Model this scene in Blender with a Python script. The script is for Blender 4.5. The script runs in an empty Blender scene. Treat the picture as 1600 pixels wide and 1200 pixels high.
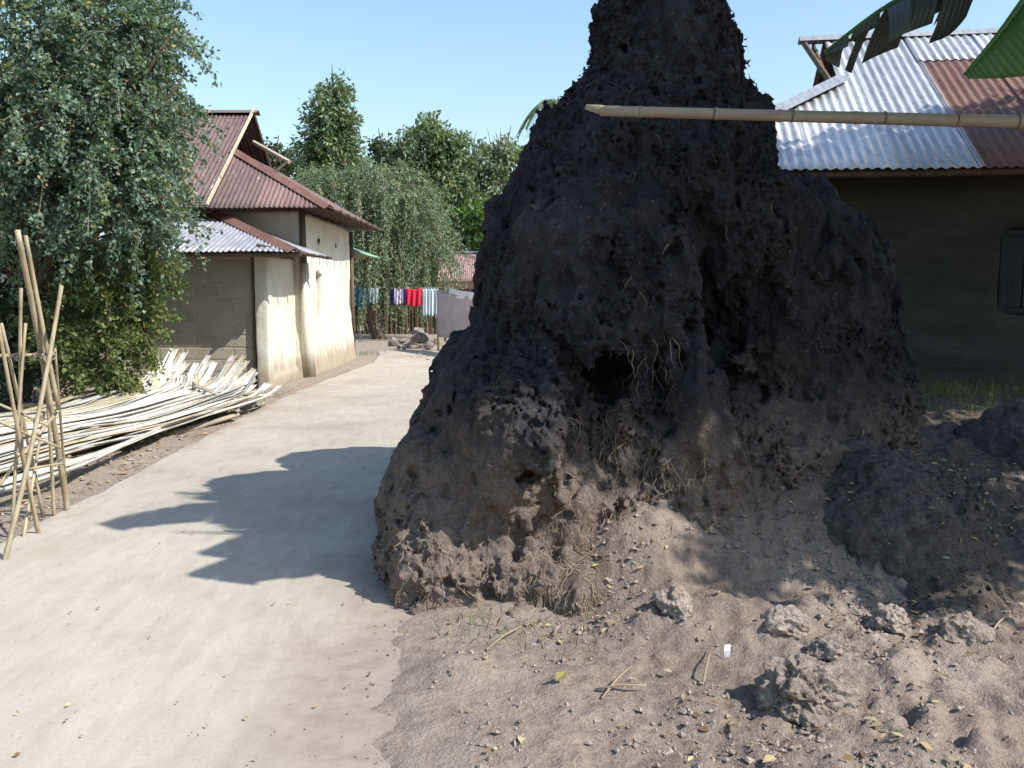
import bpy, math, random
import numpy as np
from mathutils import Vector, Matrix

# ------------------------------------------------------------------ camera, sky, sun, exposure
C = bpy.context.scene.collection
SC = bpy.context.scene
F = 1400.0
CAMZ = 1.6
PITCH = math.atan(150.0 / F)
cd = bpy.data.cameras.new('camera'); cam = bpy.data.objects.new('camera', cd); C.objects.link(cam)
cam.location = (0, 0, CAMZ); cam.rotation_euler = (math.pi / 2 - PITCH, 0, 0)
cd.sensor_width = 36; cd.lens = 36 * F / 1600; cd.clip_start = 0.05; cd.clip_end = 2000
SC.camera = cam
ELEV = math.radians(45); AZ = math.radians(25)          # sun: from the right, a little behind the camera
sdir = Vector((math.cos(ELEV) * math.cos(AZ), -math.cos(ELEV) * math.sin(AZ), math.sin(ELEV)))
w = bpy.data.worlds.new('World'); SC.world = w; w.use_nodes = True
nt = w.node_tree; nt.nodes.clear()
sky = nt.nodes.new('ShaderNodeTexSky'); sky.sky_type = 'NISHITA'; sky.sun_disc = False
sky.sun_elevation = ELEV; sky.sun_rotation = math.radians(90) + AZ
sky.air_density = 1.5; sky.dust_density = 1.4; sky.ozone_density = 4.5; sky.altitude = 100
bgn = nt.nodes.new('ShaderNodeBackground'); bgn.inputs[1].default_value = 0.15
outn = nt.nodes.new('ShaderNodeOutputWorld')
nt.links.new(sky.outputs[0], bgn.inputs[0]); nt.links.new(bgn.outputs[0], outn.inputs[0])
sl = bpy.data.lights.new('sun', 'SUN'); sl.energy = 5.0; sl.angle = math.radians(0.53); sl.color = (1.0, 0.965, 0.91)
so = bpy.data.objects.new('sun', sl); C.objects.link(so)
so.rotation_euler = sdir.to_track_quat('Z', 'Y').to_euler(); so.location = (8, -2, 12)
vs = SC.view_settings; vs.view_transform = 'Standard'; vs.look = 'None'; vs.gamma = 1; vs.exposure = 0.6
vs.use_curve_mapping = False

# ------------------------------------------------------------------ helpers
R = random.Random(7)
NR = np.random.RandomState(11)
cp, sp = math.cos(PITCH), math.sin(PITCH)

def ray(px, py):
    x = (px - 800) / F; y = (600 - py) / F
    return Vector((x, cp + y * sp, -sp + y * cp))
def P(px, py, d):                       # the point of that direction which lies at world Y = d
    r = ray(px, py); k = d / r.y
    return Vector((r.x * k, d, CAMZ + r.z * k))
def G(px, py, z=0.0):
    r = ray(px, py); k = (z - CAMZ) / r.z
    return Vector((r.x * k, r.y * k, z))

def tag(o, label=None, cat=None, group=None, kind=None):
    if label: o['label'] = label
    if cat: o['category'] = cat
    if group: o['group'] = group
    if kind: o['kind'] = kind
    return o
def empty(name, loc, label=None, cat=None, group=None):
    e = bpy.data.objects.new(name, None); C.objects.link(e); e.location = loc; e.empty_display_size = 0.2
    return tag(e, label, cat, group)
WORLD = {}
def put(o, parent):                     # parent, keeping the mesh in world coordinates
    o.parent = parent
    if parent.parent is None: o.matrix_parent_inverse = Matrix.Translation(-parent.location)
def group_part(name, parent):           # a part that holds pieces
    o = bpy.data.objects.new(name, None); C.objects.link(o); put(o, parent); return o
def link(name, me, mat=None, parent=None):
    o = bpy.data.objects.new(name, me); C.objects.link(o)
    if mat is not None and len(me.materials) == 0: me.materials.append(mat)
    if parent is not None: put(o, parent)
    return o
def mesh_np(name, V, faces, smooth=False, attr=None):
    V = np.asarray(V, np.float32); me = bpy.data.meshes.new(name)
    me.vertices.add(len(V)); me.vertices.foreach_set('co', V.ravel())
    idx = []; cnt = []
    for Fa in faces:
        Fa = np.asarray(Fa, np.int32)
        if len(Fa) == 0: continue
        idx.append(Fa.ravel()); cnt.append(np.full(len(Fa), Fa.shape[1], np.int32))
    idx = np.concatenate(idx); cnt = np.concatenate(cnt)
    me.loops.add(len(idx)); me.loops.foreach_set('vertex_index', idx)
    me.polygons.add(len(cnt))
    me.polygons.foreach_set('loop_start', np.concatenate([[0], np.cumsum(cnt)[:-1]]).astype(np.int32))
    me.polygons.foreach_set('loop_total', cnt)
    me.polygons.foreach_set('use_smooth', np.full(len(cnt), bool(smooth)))
    if attr is not None:
        a = me.attributes.new('lv', 'FLOAT', 'POINT'); a.data.foreach_set('value', np.asarray(attr, np.float32))
    me.update(calc_edges=True)
    return me
class MB:
    def __init__(s): s.v = []; s.f = []
    def box(s, a, b, rot=None):
        n = len(s.v); (x0, y0, z0), (x1, y1, z1) = a, b
        for p in [(x0,y0,z0),(x1,y0,z0),(x1,y1,z0),(x0,y1,z0),(x0,y0,z1),(x1,y0,z1),(x1,y1,z1),(x0,y1,z1)]: s.v.append(p)
        for f in [(3,2,1,0),(4,5,6,7),(0,1,5,4),(1,2,6,5),(2,3,7,6),(3,0,4,7)]: s.f.append([n + i for i in f])
        return s
    def tube(s, pts, rad, k=7, cap=True):
        pts = [Vector(p) for p in pts]; n0 = len(s.v); up = Vector((0.13, 0.31, 0.94))
        if not hasattr(rad, '__len__'): rad = [rad] * len(pts)
        for i, p in enumerate(pts):
            t = (pts[min(i + 1, len(pts) - 1)] - pts[max(i - 1, 0)])
            if t.length < 1e-9: t = Vector((0, 0, 1))
            t.normalize()
            u = t.cross(up)
            if u.length < 0.1: u = t.cross(Vector((1, 0, 0)))
            u.normalize(); v2 = t.cross(u)
            for j in range(k):
                a = 2 * math.pi * j / k
                s.v.append(p + (u * math.cos(a) + v2 * math.sin(a)) * rad[i])
        for i in range(len(pts) - 1):
            for j in range(k):
                a = n0 + i * k + j; b = n0 + i * k + (j + 1) % k
                s.f.append([a, b, b + k, a + k])
        if cap:
            s.f.append([n0 + j for j in range(k)][::-1]); m = n0 + (len(pts) - 1) * k
            s.f.append([m + j for j in range(k)])
        return s
    def mesh(s, name, smooth=False):
        me = bpy.data.meshes.new(name); me.from_pydata([tuple(v) for v in s.v], [], s.f)
        if smooth: me.polygons.foreach_set('use_smooth', np.ones(len(me.polygons), bool))
        me.update(); return me
    def build(s, name, mat, parent=None, smooth=False): return link(name, s.mesh(name, smooth), mat, parent)

# vectorised gradient noise
_perm = np.random.RandomState(3).permutation(256).astype(np.int32)
_grad = np.random.RandomState(4).normal(size=(256, 3)).astype(np.float32); _grad /= np.linalg.norm(_grad, axis=1)[:, None]
def perlin(Q):
    Q = np.asarray(Q, np.float32); out = np.empty(len(Q), np.float32)
    for s in range(0, len(Q), 400000):
        q = Q[s:s + 400000]; fl = np.floor(q); f = q - fl; i = fl.astype(np.int32) & 255
        u = f * f * f * (f * (f * 6 - 15) + 10)
        def corner(a, b, c):
            h = _perm[(_perm[(_perm[(i[:, 0] + a) & 255] + i[:, 1] + b) & 255] + i[:, 2] + c) & 255]
            g = _grad[h]
            return g[:, 0] * (f[:, 0] - a) + g[:, 1] * (f[:, 1] - b) + g[:, 2] * (f[:, 2] - c)
        x00 = corner(0,0,0); x00 += u[:, 0] * (corner(1,0,0) - x00)
        x10 = corner(0,1,0); x10 += u[:, 0] * (corner(1,1,0) - x10)
        x01 = corner(0,0,1); x01 += u[:, 0] * (corner(1,0,1) - x01)
        x11 = corner(0,1,1); x11 += u[:, 0] * (corner(1,1,1) - x11)
        y0 = x00 + u[:, 1] * (x10 - x00); y1 = x01 + u[:, 1] * (x11 - x01)
        out[s:s + 400000] = (y0 + u[:, 2] * (y1 - y0)) * 1.5
    return out
def fbm(Q, octaves=4, gain=0.5):
    Q = np.asarray(Q, np.float32); r = 0; a = 1.0
    for o in range(octaves): r = r + a * perlin(Q * (2.03 ** o) + 17.3 * o); a *= gain
    return r
def sstep(a, b, x):
    t = np.clip((x - a) / (b - a), 0, 1); return t * t * (3 - 2 * t)

def surface_nets(f, org, h):
    ins = f < 0; nx, ny, nz = f.shape
    c = np.zeros((nx - 1, ny - 1, nz - 1), np.uint8)
    for dx in (0, 1):
        for dy in (0, 1):
            for dz in (0, 1): c += ins[dx:nx - 1 + dx, dy:ny - 1 + dy, dz:nz - 1 + dz]
    act = (c > 0) & (c < 8); ci = np.argwhere(act); n = len(ci)
    ids = np.full(act.shape, -1, np.int32); ids[act] = np.arange(n)
    corners = [(0,0,0),(1,0,0),(0,1,0),(1,1,0),(0,0,1),(1,0,1),(0,1,1),(1,1,1)]
    vals = np.stack([f[ci[:, 0] + a, ci[:, 1] + b, ci[:, 2] + d] for a, b, d in corners], 1)
    ca = np.array(corners, np.float32); acc = np.zeros((n, 3), np.float32); num = np.zeros(n, np.float32)
    for a, b in [(0,1),(2,3),(4,5),(6,7),(0,2),(1,3),(4,6),(5,7),(0,4),(1,5),(2,6),(3,7)]:
        va, vb = vals[:, a], vals[:, b]; m = (va < 0) != (vb < 0)
        t = np.where(m, va / np.where(m, va - vb, 1), 0)
        acc += np.where(m[:, None], ca[a] + t[:, None] * (ca[b] - ca[a]), 0); num += m
    V = (ci + acc / num[:, None]) * h + np.asarray(org, np.float32)
    quads = []
    for ax in range(3):
        sl0 = [slice(None)] * 3; sl1 = [slice(None)] * 3; sl0[ax] = slice(0, -1); sl1[ax] = slice(1, None)
        A = ins[tuple(sl0)]; B = ins[tuple(sl1)]; e = np.argwhere(A != B)
        o1, o2 = [(1, 2), (2, 0), (0, 1)][ax]
        ok = (e[:, o1] > 0) & (e[:, o2] > 0) & (e[:, o1] < f.shape[o1] - 1) & (e[:, o2] < f.shape[o2] - 1); e = e[ok]
        d1 = np.zeros(3, int); d1[o1] = 1; d2 = np.zeros(3, int); d2[o2] = 1
        g = lambda q: ids[q[:, 0], q[:, 1], q[:, 2]]
        q = np.stack([g(e - d1 - d2), g(e - d2), g(e), g(e - d1)], 1)
        fl = ~A[e[:, 0], e[:, 1], e[:, 2]]; q[fl] = q[fl][:, ::-1]; quads.append(q)
    return V, np.concatenate(quads)
def main_piece(V, Q):                   # drop the specks that the noise cuts loose
    l = np.arange(len(V)); a = np.concatenate([Q[:, 0], Q[:, 1], Q[:, 2], Q[:, 3]]); b = np.concatenate([Q[:, 1], Q[:, 2], Q[:, 3], Q[:, 0]])
    for _ in range(200):
        o = l.copy(); m = np.minimum(l[a], l[b]); np.minimum.at(l, a, m); np.minimum.at(l, b, m)
        for _k in range(3): l = l[l]
        if (l == o).all(): break
    cnt = np.bincount(l, minlength=len(V)); big = cnt[l] > 4000
    idx = np.cumsum(big) - 1; return V[big], idx[Q[big[Q[:, 0]]]]
def grid_pts(b, h):
    (x0, y0, z0), (x1, y1, z1) = b
    ax = [np.arange(a, c + h, h, dtype=np.float32) for a, c in ((x0, x1), (y0, y1), (z0, z1))]
    return ax
def sd_ell(X, Y, Z, c, r):
    a = (X - c[0]) / r[0]; b = (Y - c[1]) / r[1]; d = (Z - c[2]) / r[2]
    k0 = np.sqrt(a * a + b * b + d * d) + 1e-6
    k1 = np.sqrt((a / r[0]) ** 2 + (b / r[1]) ** 2 + (d / r[2]) ** 2) + 1e-6
    return k0 * (k0 - 1) / k1
def sd_box(X, Y, Z, lo, hi, rad=0.0):
    dx = np.maximum(lo[0] + rad - X, X - hi[0] + rad); dy = np.maximum(lo[1] + rad - Y, Y - hi[1] + rad); dz = np.maximum(lo[2] + rad - Z, Z - hi[2] + rad)
    o = np.sqrt(np.maximum(dx, 0) ** 2 + np.maximum(dy, 0) ** 2 + np.maximum(dz, 0) ** 2)
    return o + np.minimum(np.maximum(dx, np.maximum(dy, dz)), 0) - rad
def smin(a, b, k):
    h = np.clip(0.5 + 0.5 * (b - a) / k, 0, 1); return b + h * (a - b) - k * h * (1 - h)
def upsample(f, n):
    for ax in range(3):
        f = np.moveaxis(f, ax, 0); m = f.shape[0]
        out = np.empty(((m - 1) * n + 1,) + f.shape[1:], np.float32)
        for k in range(n): out[k:(m - 1) * n:n][:m - 1] = f[:-1] * (1 - k / n) + f[1:] * (k / n)
        out[-1] = f[-1]; f = np.moveaxis(out, 0, ax)
    return np.ascontiguousarray(f)

# ------------------------------------------------------------------ materials
def ramp(nt, stops, fac):
    r = nt.nodes.new('ShaderNodeValToRGB'); e = r.color_ramp.elements
    while len(e) > 1: e.remove(e[-1])
    e[0].position = stops[0][0]; e[0].color = (*stops[0][1], 1)
    for p, c in stops[1:]:
        n = e.new(p); n.color = (*c, 1)
    nt.links.new(fac, r.inputs[0]); return r.outputs[0]
def noise_node(nt, vec, scale, detail=4, rough=0.55, dist=0.0):
    n = nt.nodes.new('ShaderNodeTexNoise'); n.inputs['Scale'].default_value = scale; n.inputs['Detail'].default_value = detail
    n.inputs['Roughness'].default_value = rough; n.inputs['Distortion'].default_value = dist
    nt.links.new(vec, n.inputs['Vector']); return n.outputs['Fac']
def new_mat(name):
    m = bpy.data.materials.new(name); m.use_nodes = True; nt = m.node_tree
    b = nt.nodes['Principled BSDF']; tc = nt.nodes.new('ShaderNodeTexCoord')
    return m, nt, b, tc.outputs['Object']
def mapping(nt, vec, scale=(1,1,1), rot=(0,0,0)):
    mp = nt.nodes.new('ShaderNodeMapping'); mp.inputs['Scale'].default_value = scale; mp.inputs['Rotation'].default_value = rot
    nt.links.new(vec, mp.inputs['Vector']); return mp.outputs[0]
def mix(nt, fac, a, b, mode='MIX'):
    n = nt.nodes.new('ShaderNodeMix'); n.data_type = 'RGBA'; n.blend_type = mode
    for s, v in ((n.inputs[0], fac), (n.inputs[6], a), (n.inputs[7], b)):
        if isinstance(v, (float, int)): s.default_value = v
        elif isinstance(v, tuple): s.default_value = (*v, 1)
        else: nt.links.new(v, s)
    return n.outputs[2]
def bump(nt, b, h, strength, dist=0.02):
    n = nt.nodes.new('ShaderNodeBump'); n.inputs['Strength'].default_value = strength; n.inputs['Distance'].default_value = dist
    nt.links.new(h, n.inputs['Height']); nt.links.new(n.outputs[0], b.inputs['Normal'])
def maprange(nt, v, a, b, c=0.0, d=1.0):
    n = nt.nodes.new('ShaderNodeMapRange'); n.interpolation_type = 'SMOOTHSTEP'
    for i, x in ((1, a), (2, b), (3, c), (4, d)): n.inputs[i].default_value = x
    nt.links.new(v, n.inputs[0]); return n.outputs[0]
def math_n(nt, op, a, b):
    n = nt.nodes.new('ShaderNodeMath'); n.operation = op
    for s, v in ((n.inputs[0], a), (n.inputs[1], b)):
        if isinstance(v, (float, int)): s.default_value = v
        else: nt.links.new(v, s)
    return n.outputs[0]
def simple(name, stops, scale=3, detail=6, rough=0.85, bs=0.3, bscale=40, bdist=0.02, stretch=(1,1,1), metallic=0.0, fine=None, spec=0.3, rnd=0.0):
    m, nt, b, oc = new_mat(name)
    vec = mapping(nt, oc, stretch)
    if rnd:
        oi = nt.nodes.new('ShaderNodeObjectInfo'); ad = nt.nodes.new('ShaderNodeVectorMath'); ad.operation = 'ADD'
        sc = nt.nodes.new('ShaderNodeVectorMath'); sc.operation = 'SCALE'; sc.inputs['Scale'].default_value = 37.0
        cb = nt.nodes.new('ShaderNodeCombineXYZ')
        for i in range(3): nt.links.new(oi.outputs['Random'], cb.inputs[i])
        nt.links.new(cb.outputs[0], sc.inputs[0]); nt.links.new(vec, ad.inputs[0]); nt.links.new(sc.outputs[0], ad.inputs[1]); vec = ad.outputs[0]
    f = noise_node(nt, vec, scale, detail, 0.6)
    col = ramp(nt, stops, f)
    if fine:
        f2 = noise_node(nt, vec, fine[0], 3, 0.7); col = mix(nt, fine[1], col, ramp(nt, [(0.3, (0.25,)*3), (0.7, (1.6,)*3)], f2), 'MULTIPLY')
    if rnd:
        col = mix(nt, 1.0, col, ramp(nt, [(0, (1 - rnd,) * 3), (1, (1 + rnd * 0.6,) * 3)], oi.outputs['Random']), 'MULTIPLY')
    nt.links.new(col, b.inputs['Base Color']); b.inputs['Roughness'].default_value = rough; b.inputs['Metallic'].default_value = metallic
    b.inputs['Specular IOR Level'].default_value = spec
    if bs: bump(nt, b, noise_node(nt, vec, bscale, 4, 0.65), bs, bdist)
    return m

def leaf_mat(name, stops, trans=0.35, rough=0.5, spec=0.4):
    m = bpy.data.materials.new(name); m.use_nodes = True; nt = m.node_tree; b = nt.nodes['Principled BSDF']; out = nt.nodes['Material Output']
    at = nt.nodes.new('ShaderNodeAttribute'); at.attribute_name = 'lv'
    col = ramp(nt, stops, at.outputs['Fac']); nt.links.new(col, b.inputs['Base Color'])
    b.inputs['Roughness'].default_value = rough; b.inputs['Specular IOR Level'].default_value = spec
    t = nt.nodes.new('ShaderNodeBsdfTranslucent'); nt.links.new(mix(nt, 1.0, col, (1.3, 1.5, 0.5), 'MULTIPLY'), t.inputs['Color'])
    ms = nt.nodes.new('ShaderNodeMixShader'); ms.inputs[0].default_value = trans
    nt.links.new(b.outputs[0], ms.inputs[1]); nt.links.new(t.outputs[0], ms.inputs[2]); nt.links.new(ms.outputs[0], out.inputs[0])
    return m

M = {}
# concrete path
def mk_concrete():
    m, nt, b, oc = new_mat('concrete')
    big = noise_node(nt, oc, 0.7, 5, 0.6); col = ramp(nt, [(0.3, (0.3, 0.262, 0.21)), (0.5, (0.37, 0.33, 0.27)), (0.72, (0.41, 0.373, 0.315))], big)
    st = noise_node(nt, mapping(nt, oc, (5, 1.2, 1)), 2.2, 6, 0.65); col = mix(nt, 0.6, col, ramp(nt, [(0.3, (0.78, 0.755, 0.72)), (0.65, (1.07, 1.07, 1.07))], st), 'MULTIPLY')
    sp_ = noise_node(nt, oc, 55, 3, 0.7); col = mix(nt, 0.5, col, ramp(nt, [(0.28, (0.55, 0.52, 0.48)), (0.42, (1, 1, 1)), (0.7, (1.08, 1.08, 1.08))], sp_), 'MULTIPLY')
    du = noise_node(nt, oc, 1.6, 6, 0.7, 0.6); col = mix(nt, maprange(nt, du, 0.52, 0.72, 0, 0.55), col, (0.33, 0.275, 0.21))
    se = nt.nodes.new('ShaderNodeSeparateXYZ'); nt.links.new(oc, se.inputs[0])       # soil trodden over both edges of the slab
    ex = math_n(nt, 'ADD', se.outputs['X'], math_n(nt, 'MULTIPLY', math_n(nt, 'SUBTRACT', du, 0.5), 1.3))
    col = mix(nt, maprange(nt, ex, -1.25, -0.55, 0, 0.95), col, mix(nt, maprange(nt, noise_node(nt, oc, 8, 6, 0.7), 0.3, 0.65), (0.215, 0.172, 0.137), (0.29, 0.242, 0.195)))
    col = mix(nt, maprange(nt, ex, -3.2, -3.42, 0, 0.75), col, (0.25, 0.195, 0.14))
    nt.links.new(col, b.inputs['Base Color']); b.inputs['Roughness'].default_value = 0.9; b.inputs['Specular IOR Level'].default_value = 0.2
    h = math_n(nt, 'ADD', noise_node(nt, oc, 120, 3, 0.7), math_n(nt, 'MULTIPLY', st, 0.5)); bump(nt, b, h, 0.25, 0.006)
    return m
M['concrete'] = mk_concrete()
def mk_ground():
    m, nt, b, oc = new_mat('soil')
    n1 = noise_node(nt, oc, 0.9, 6, 0.65); soil = ramp(nt, [(0.28, (0.15, 0.117, 0.094)), (0.5, (0.218, 0.175, 0.144)), (0.72, (0.285, 0.236, 0.198))], n1)
    n2 = noise_node(nt, oc, 14, 5, 0.75); soil = mix(nt, 0.7, soil, ramp(nt, [(0.3, (0.6, 0.57, 0.53)), (0.5, (1, 1, 1)), (0.72, (1.35, 1.32, 1.26))], n2), 'MULTIPLY')
    n3 = noise_node(nt, oc, 70, 4, 0.75); soil = mix(nt, 0.6, soil, ramp(nt, [(0.33, (0.55, 0.5, 0.45)), (0.5, (1, 1, 1)), (0.68, (1.3, 1.3, 1.25))], n3), 'MULTIPLY')
    sand = ramp(nt, [(0.3, (0.33, 0.285, 0.22)), (0.7, (0.47, 0.425, 0.345))], n1)
    se = nt.nodes.new('ShaderNodeSeparateXYZ'); nt.links.new(oc, se.inputs[0])
    yy = math_n(nt, 'ADD', se.outputs['Y'], math_n(nt, 'MULTIPLY', n1, 4.0))
    col = mix(nt, maprange(nt, yy, 19.0, 22.5), soil, sand)
    ex = math_n(nt, 'ADD', se.outputs['X'], math_n(nt, 'MULTIPLY', math_n(nt, 'SUBTRACT', n1, 0.5), 0.9))      # pale dust trodden off the path
    col = mix(nt, maprange(nt, ex, 0.45, -0.35, 0, 0.85), col, mix(nt, maprange(nt, n2, 0.3, 0.7), (0.225, 0.18, 0.143), (0.32, 0.27, 0.22)))
    wx = math_n(nt, 'ADD', se.outputs['X'], math_n(nt, 'MULTIPLY', n1, 1.6)); wy = math_n(nt, 'ADD', se.outputs['Y'], math_n(nt, 'MULTIPLY', n1, 1.2))   # shade right of the mound darkened into the soil colour
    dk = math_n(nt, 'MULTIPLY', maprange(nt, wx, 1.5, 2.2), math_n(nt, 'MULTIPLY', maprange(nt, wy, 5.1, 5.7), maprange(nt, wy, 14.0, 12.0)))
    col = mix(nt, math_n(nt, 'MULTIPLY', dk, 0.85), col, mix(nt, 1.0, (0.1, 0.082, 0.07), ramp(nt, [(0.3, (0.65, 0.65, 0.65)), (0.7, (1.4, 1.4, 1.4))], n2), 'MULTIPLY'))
    far = ramp(nt, [(0.35, (0.09, 0.09, 0.035)), (0.65, (0.16, 0.13, 0.07))], n1)
    col = mix(nt, maprange(nt, yy, 36.0, 42.0), col, far)
    nt.links.new(col, b.inputs['Base Color']); b.inputs['Roughness'].default_value = 0.97; b.inputs['Specular IOR Level'].default_value = 0.1
    h = math_n(nt, 'ADD', math_n(nt, 'MULTIPLY', n2, 2.2), n3); bump(nt, b, h, 0.7, 0.02)
    return m
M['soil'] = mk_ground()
def mk_mound(name, dark, mid, dusty, zlo, zhi):
    m, nt, b, oc = new_mat(name)
    n1 = noise_node(nt, oc, 2.2, 6, 0.65); n2 = noise_node(nt, oc, 16, 5, 0.75); n3 = noise_node(nt, oc, 65, 4, 0.75)
    crust = ramp(nt, [(0.3, dark), (0.62, mid)], n1)
    crust = mix(nt, 0.8, crust, ramp(nt, [(0.3, (0.5, 0.48, 0.48)), (0.52, (1, 1, 1)), (0.74, (1.8, 1.7, 1.55))], n2), 'MULTIPLY')
    se = nt.nodes.new('ShaderNodeSeparateXYZ'); nt.links.new(oc, se.inputs[0])
    zz = math_n(nt, 'ADD', se.outputs['Z'], math_n(nt, 'MULTIPLY', math_n(nt, 'SUBTRACT', n1, 0.5), 1.8))
    dust = mix(nt, 0.8, ramp(nt, [(0.3, tuple(0.72 * x for x in dusty)), (0.7, dusty)], n1), ramp(nt, [(0.3, (0.55, 0.52, 0.5)), (0.52, (1, 1, 1)), (0.75, (1.4, 1.35, 1.3))], n2), 'MULTIPLY')
    col = mix(nt, maprange(nt, zz, zhi, zlo), crust, dust)
    gr = noise_node(nt, mapping(nt, oc, (1, 1, 1)), 34, 3, 0.6); col = mix(nt, maprange(nt, gr, 0.64, 0.72, 0, 0.55), col, (0.2, 0.165, 0.12))
    col = mix(nt, 0.6, col, ramp(nt, [(0.35, (0.5, 0.5, 0.5)), (0.5, (1, 1, 1)), (0.7, (1.5, 1.5, 1.5))], n3), 'MULTIPLY')
    nt.links.new(col, b.inputs['Base Color']); b.inputs['Roughness'].default_value = 0.95; b.inputs['Specular IOR Level'].default_value = 0.15
    bump(nt, b, math_n(nt, 'ADD', math_n(nt, 'MULTIPLY', n2, 1.2), n3), 0.9, 0.03)
    return m
M['mound'] = mk_mound('termite_crust', (0.021, 0.021, 0.025), (0.05, 0.046, 0.05), (0.23, 0.182, 0.15), 0.4, 1.2)
M['heap'] = mk_mound('heap_earth', (0.085, 0.075, 0.069), (0.13, 0.113, 0.103), (0.16, 0.133, 0.113), -0.1, 0.4)
M['clod'] = simple('dry_clod', [(0.3, (0.2, 0.165, 0.135)), (0.7, (0.32, 0.27, 0.225))], 6, 5, 0.95, 0.9, 40, 0.02, fine=(60, 0.6), spec=0.1, rnd=0.25)
M['lime_mud'] = simple('cream_mud_plaster', [(0.3, (0.46, 0.42, 0.335)), (0.5, (0.55, 0.515, 0.425)), (0.72, (0.6, 0.575, 0.5))], 1.4, 7, 0.92, 0.3, 14, 0.02, fine=(30, 0.2), spec=0.15)
def splash(m):
    nt = m.node_tree; b = nt.nodes['Principled BSDF']; src = b.inputs['Base Color'].links[0].from_socket
    oc = nt.nodes.new('ShaderNodeTexCoord').outputs['Object']; se = nt.nodes.new('ShaderNodeSeparateXYZ'); nt.links.new(oc, se.inputs[0])
    n1 = noise_node(nt, mapping(nt, oc, (3, 3, 1)), 1.3, 6, 0.7); z = math_n(nt, 'SUBTRACT', se.outputs['Z'], math_n(nt, 'MULTIPLY', n1, 0.9))
    c = mix(nt, maprange(nt, z, 0.12, -0.32, 0, 0.8), src, (0.26, 0.2, 0.135))
    n2 = noise_node(nt, mapping(nt, oc, (7, 7, 0.5)), 1.0, 5, 0.7); c = mix(nt, maprange(nt, n2, 0.54, 0.72, 0, 0.3), c, (0.38, 0.34, 0.27))
    nt.links.new(c, b.inputs['Base Color'])
splash(M['lime_mud'])
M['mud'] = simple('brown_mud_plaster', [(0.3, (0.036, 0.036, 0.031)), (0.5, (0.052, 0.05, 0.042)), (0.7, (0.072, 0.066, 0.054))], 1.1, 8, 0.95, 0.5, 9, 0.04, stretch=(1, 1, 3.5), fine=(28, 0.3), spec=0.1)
M['block'] = simple('cement_block', [(0.3, (0.28, 0.255, 0.195)), (0.7, (0.36, 0.33, 0.26))], 3, 6, 0.95, 0.5, 45, 0.01, fine=(50, 0.3), spec=0.1, rnd=0.09)
M['mortar'] = simple('mortar', [(0.3, (0.29, 0.262, 0.2)), (0.7, (0.37, 0.34, 0.27))], 4, 5, 0.95, 0.4, 50, 0.01, spec=0.1)
M['wood'] = simple('old_wood', [(0.3, (0.07, 0.05, 0.035)), (0.7, (0.15, 0.11, 0.075))], 5, 6, 0.85, 0.4, 30, 0.01, stretch=(4, 4, 0.4), spec=0.2)
M['palewood'] = simple('pale_weathered_wood', [(0.3, (0.3, 0.25, 0.18)), (0.7, (0.45, 0.39, 0.29))], 5, 6, 0.85, 0.3, 30, 0.01, spec=0.2)
M['darkhole'] = simple('dark_void', [(0.3, (0.012, 0.01, 0.009)), (0.7, (0.02, 0.018, 0.015))], 3, 3, 0.95, 0, spec=0.05)
def mk_sheet(name, base, streak, patch, patch_amt, metallic, rough):
    m, nt, b, oc = new_mat(name)
    oi = nt.nodes.new('ShaderNodeObjectInfo')
    n1 = noise_node(nt, oc, 1.6, 6, 0.65); col = ramp(nt, [(0.3, base), (0.7, streak)], n1)
    n2 = noise_node(nt, mapping(nt, oc, (9, 1.4, 1.4)), 2.5, 5, 0.7); col = mix(nt, 0.75, col, ramp(nt, [(0.3, (0.6, 0.57, 0.55)), (0.7, (1.35, 1.3, 1.25))], n2), 'MULTIPLY')
    n3 = noise_node(nt, mapping(nt, oc, (4, 1, 1)), 2.1, 6, 0.7, 0.3); col = mix(nt, maprange(nt, n3, 0.72 - patch_amt, 0.78 - patch_amt * 0.6, 0, 0.85), col, patch)
    col = mix(nt, 1.0, col, ramp(nt, [(0, (0.78, 0.78, 0.8)), (1, (1.2, 1.15, 1.1))], oi.outputs['Random']), 'MULTIPLY')
    nt.links.new(col, b.inputs['Base Color']); b.inputs['Metallic'].default_value = metallic; b.inputs['Roughness'].default_value = rough
    b.inputs['Specular IOR Level'].default_value = 0.3
    bump(nt, b, math_n(nt, 'ADD', noise_node(nt, oc, 30, 4, 0.6), math_n(nt, 'MULTIPLY', noise_node(nt, oc, 4, 3, 0.5), 4.0)), 0.3, 0.01)
    return m
M['rust'] = mk_sheet('rusty_sheet', (0.125, 0.083, 0.079), (0.19, 0.132, 0.124), (0.45, 0.39, 0.36), 0.12, 0.0, 0.7)
M['rust_far'] = mk_sheet('faded_rusty_sheet', (0.24, 0.155, 0.15), (0.3, 0.2, 0.19), (0.4, 0.33, 0.32), 0.05, 0.0, 0.75)
M['rust_red'] = mk_sheet('red_rust_sheet', (0.11, 0.06, 0.048), (0.17, 0.095, 0.075), (0.3, 0.22, 0.17), 0.05, 0.0, 0.7)
M['zinc'] = mk_sheet('zinc_sheet', (0.44, 0.47, 0.5), (0.54, 0.57, 0.6), (0.3, 0.24, 0.2), 0.06, 0.45, 0.45)
M['zinc_old'] = mk_sheet('old_zinc_sheet', (0.29, 0.305, 0.335), (0.4, 0.42, 0.46), (0.2, 0.14, 0.12), 0.1, 0.3, 0.5)
M['green_sheet'] = mk_sheet('green_sheet', (0.12, 0.3, 0.22), (0.2, 0.38, 0.3), (0.4, 0.4, 0.36), 0.08, 0.0, 0.6)
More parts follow.
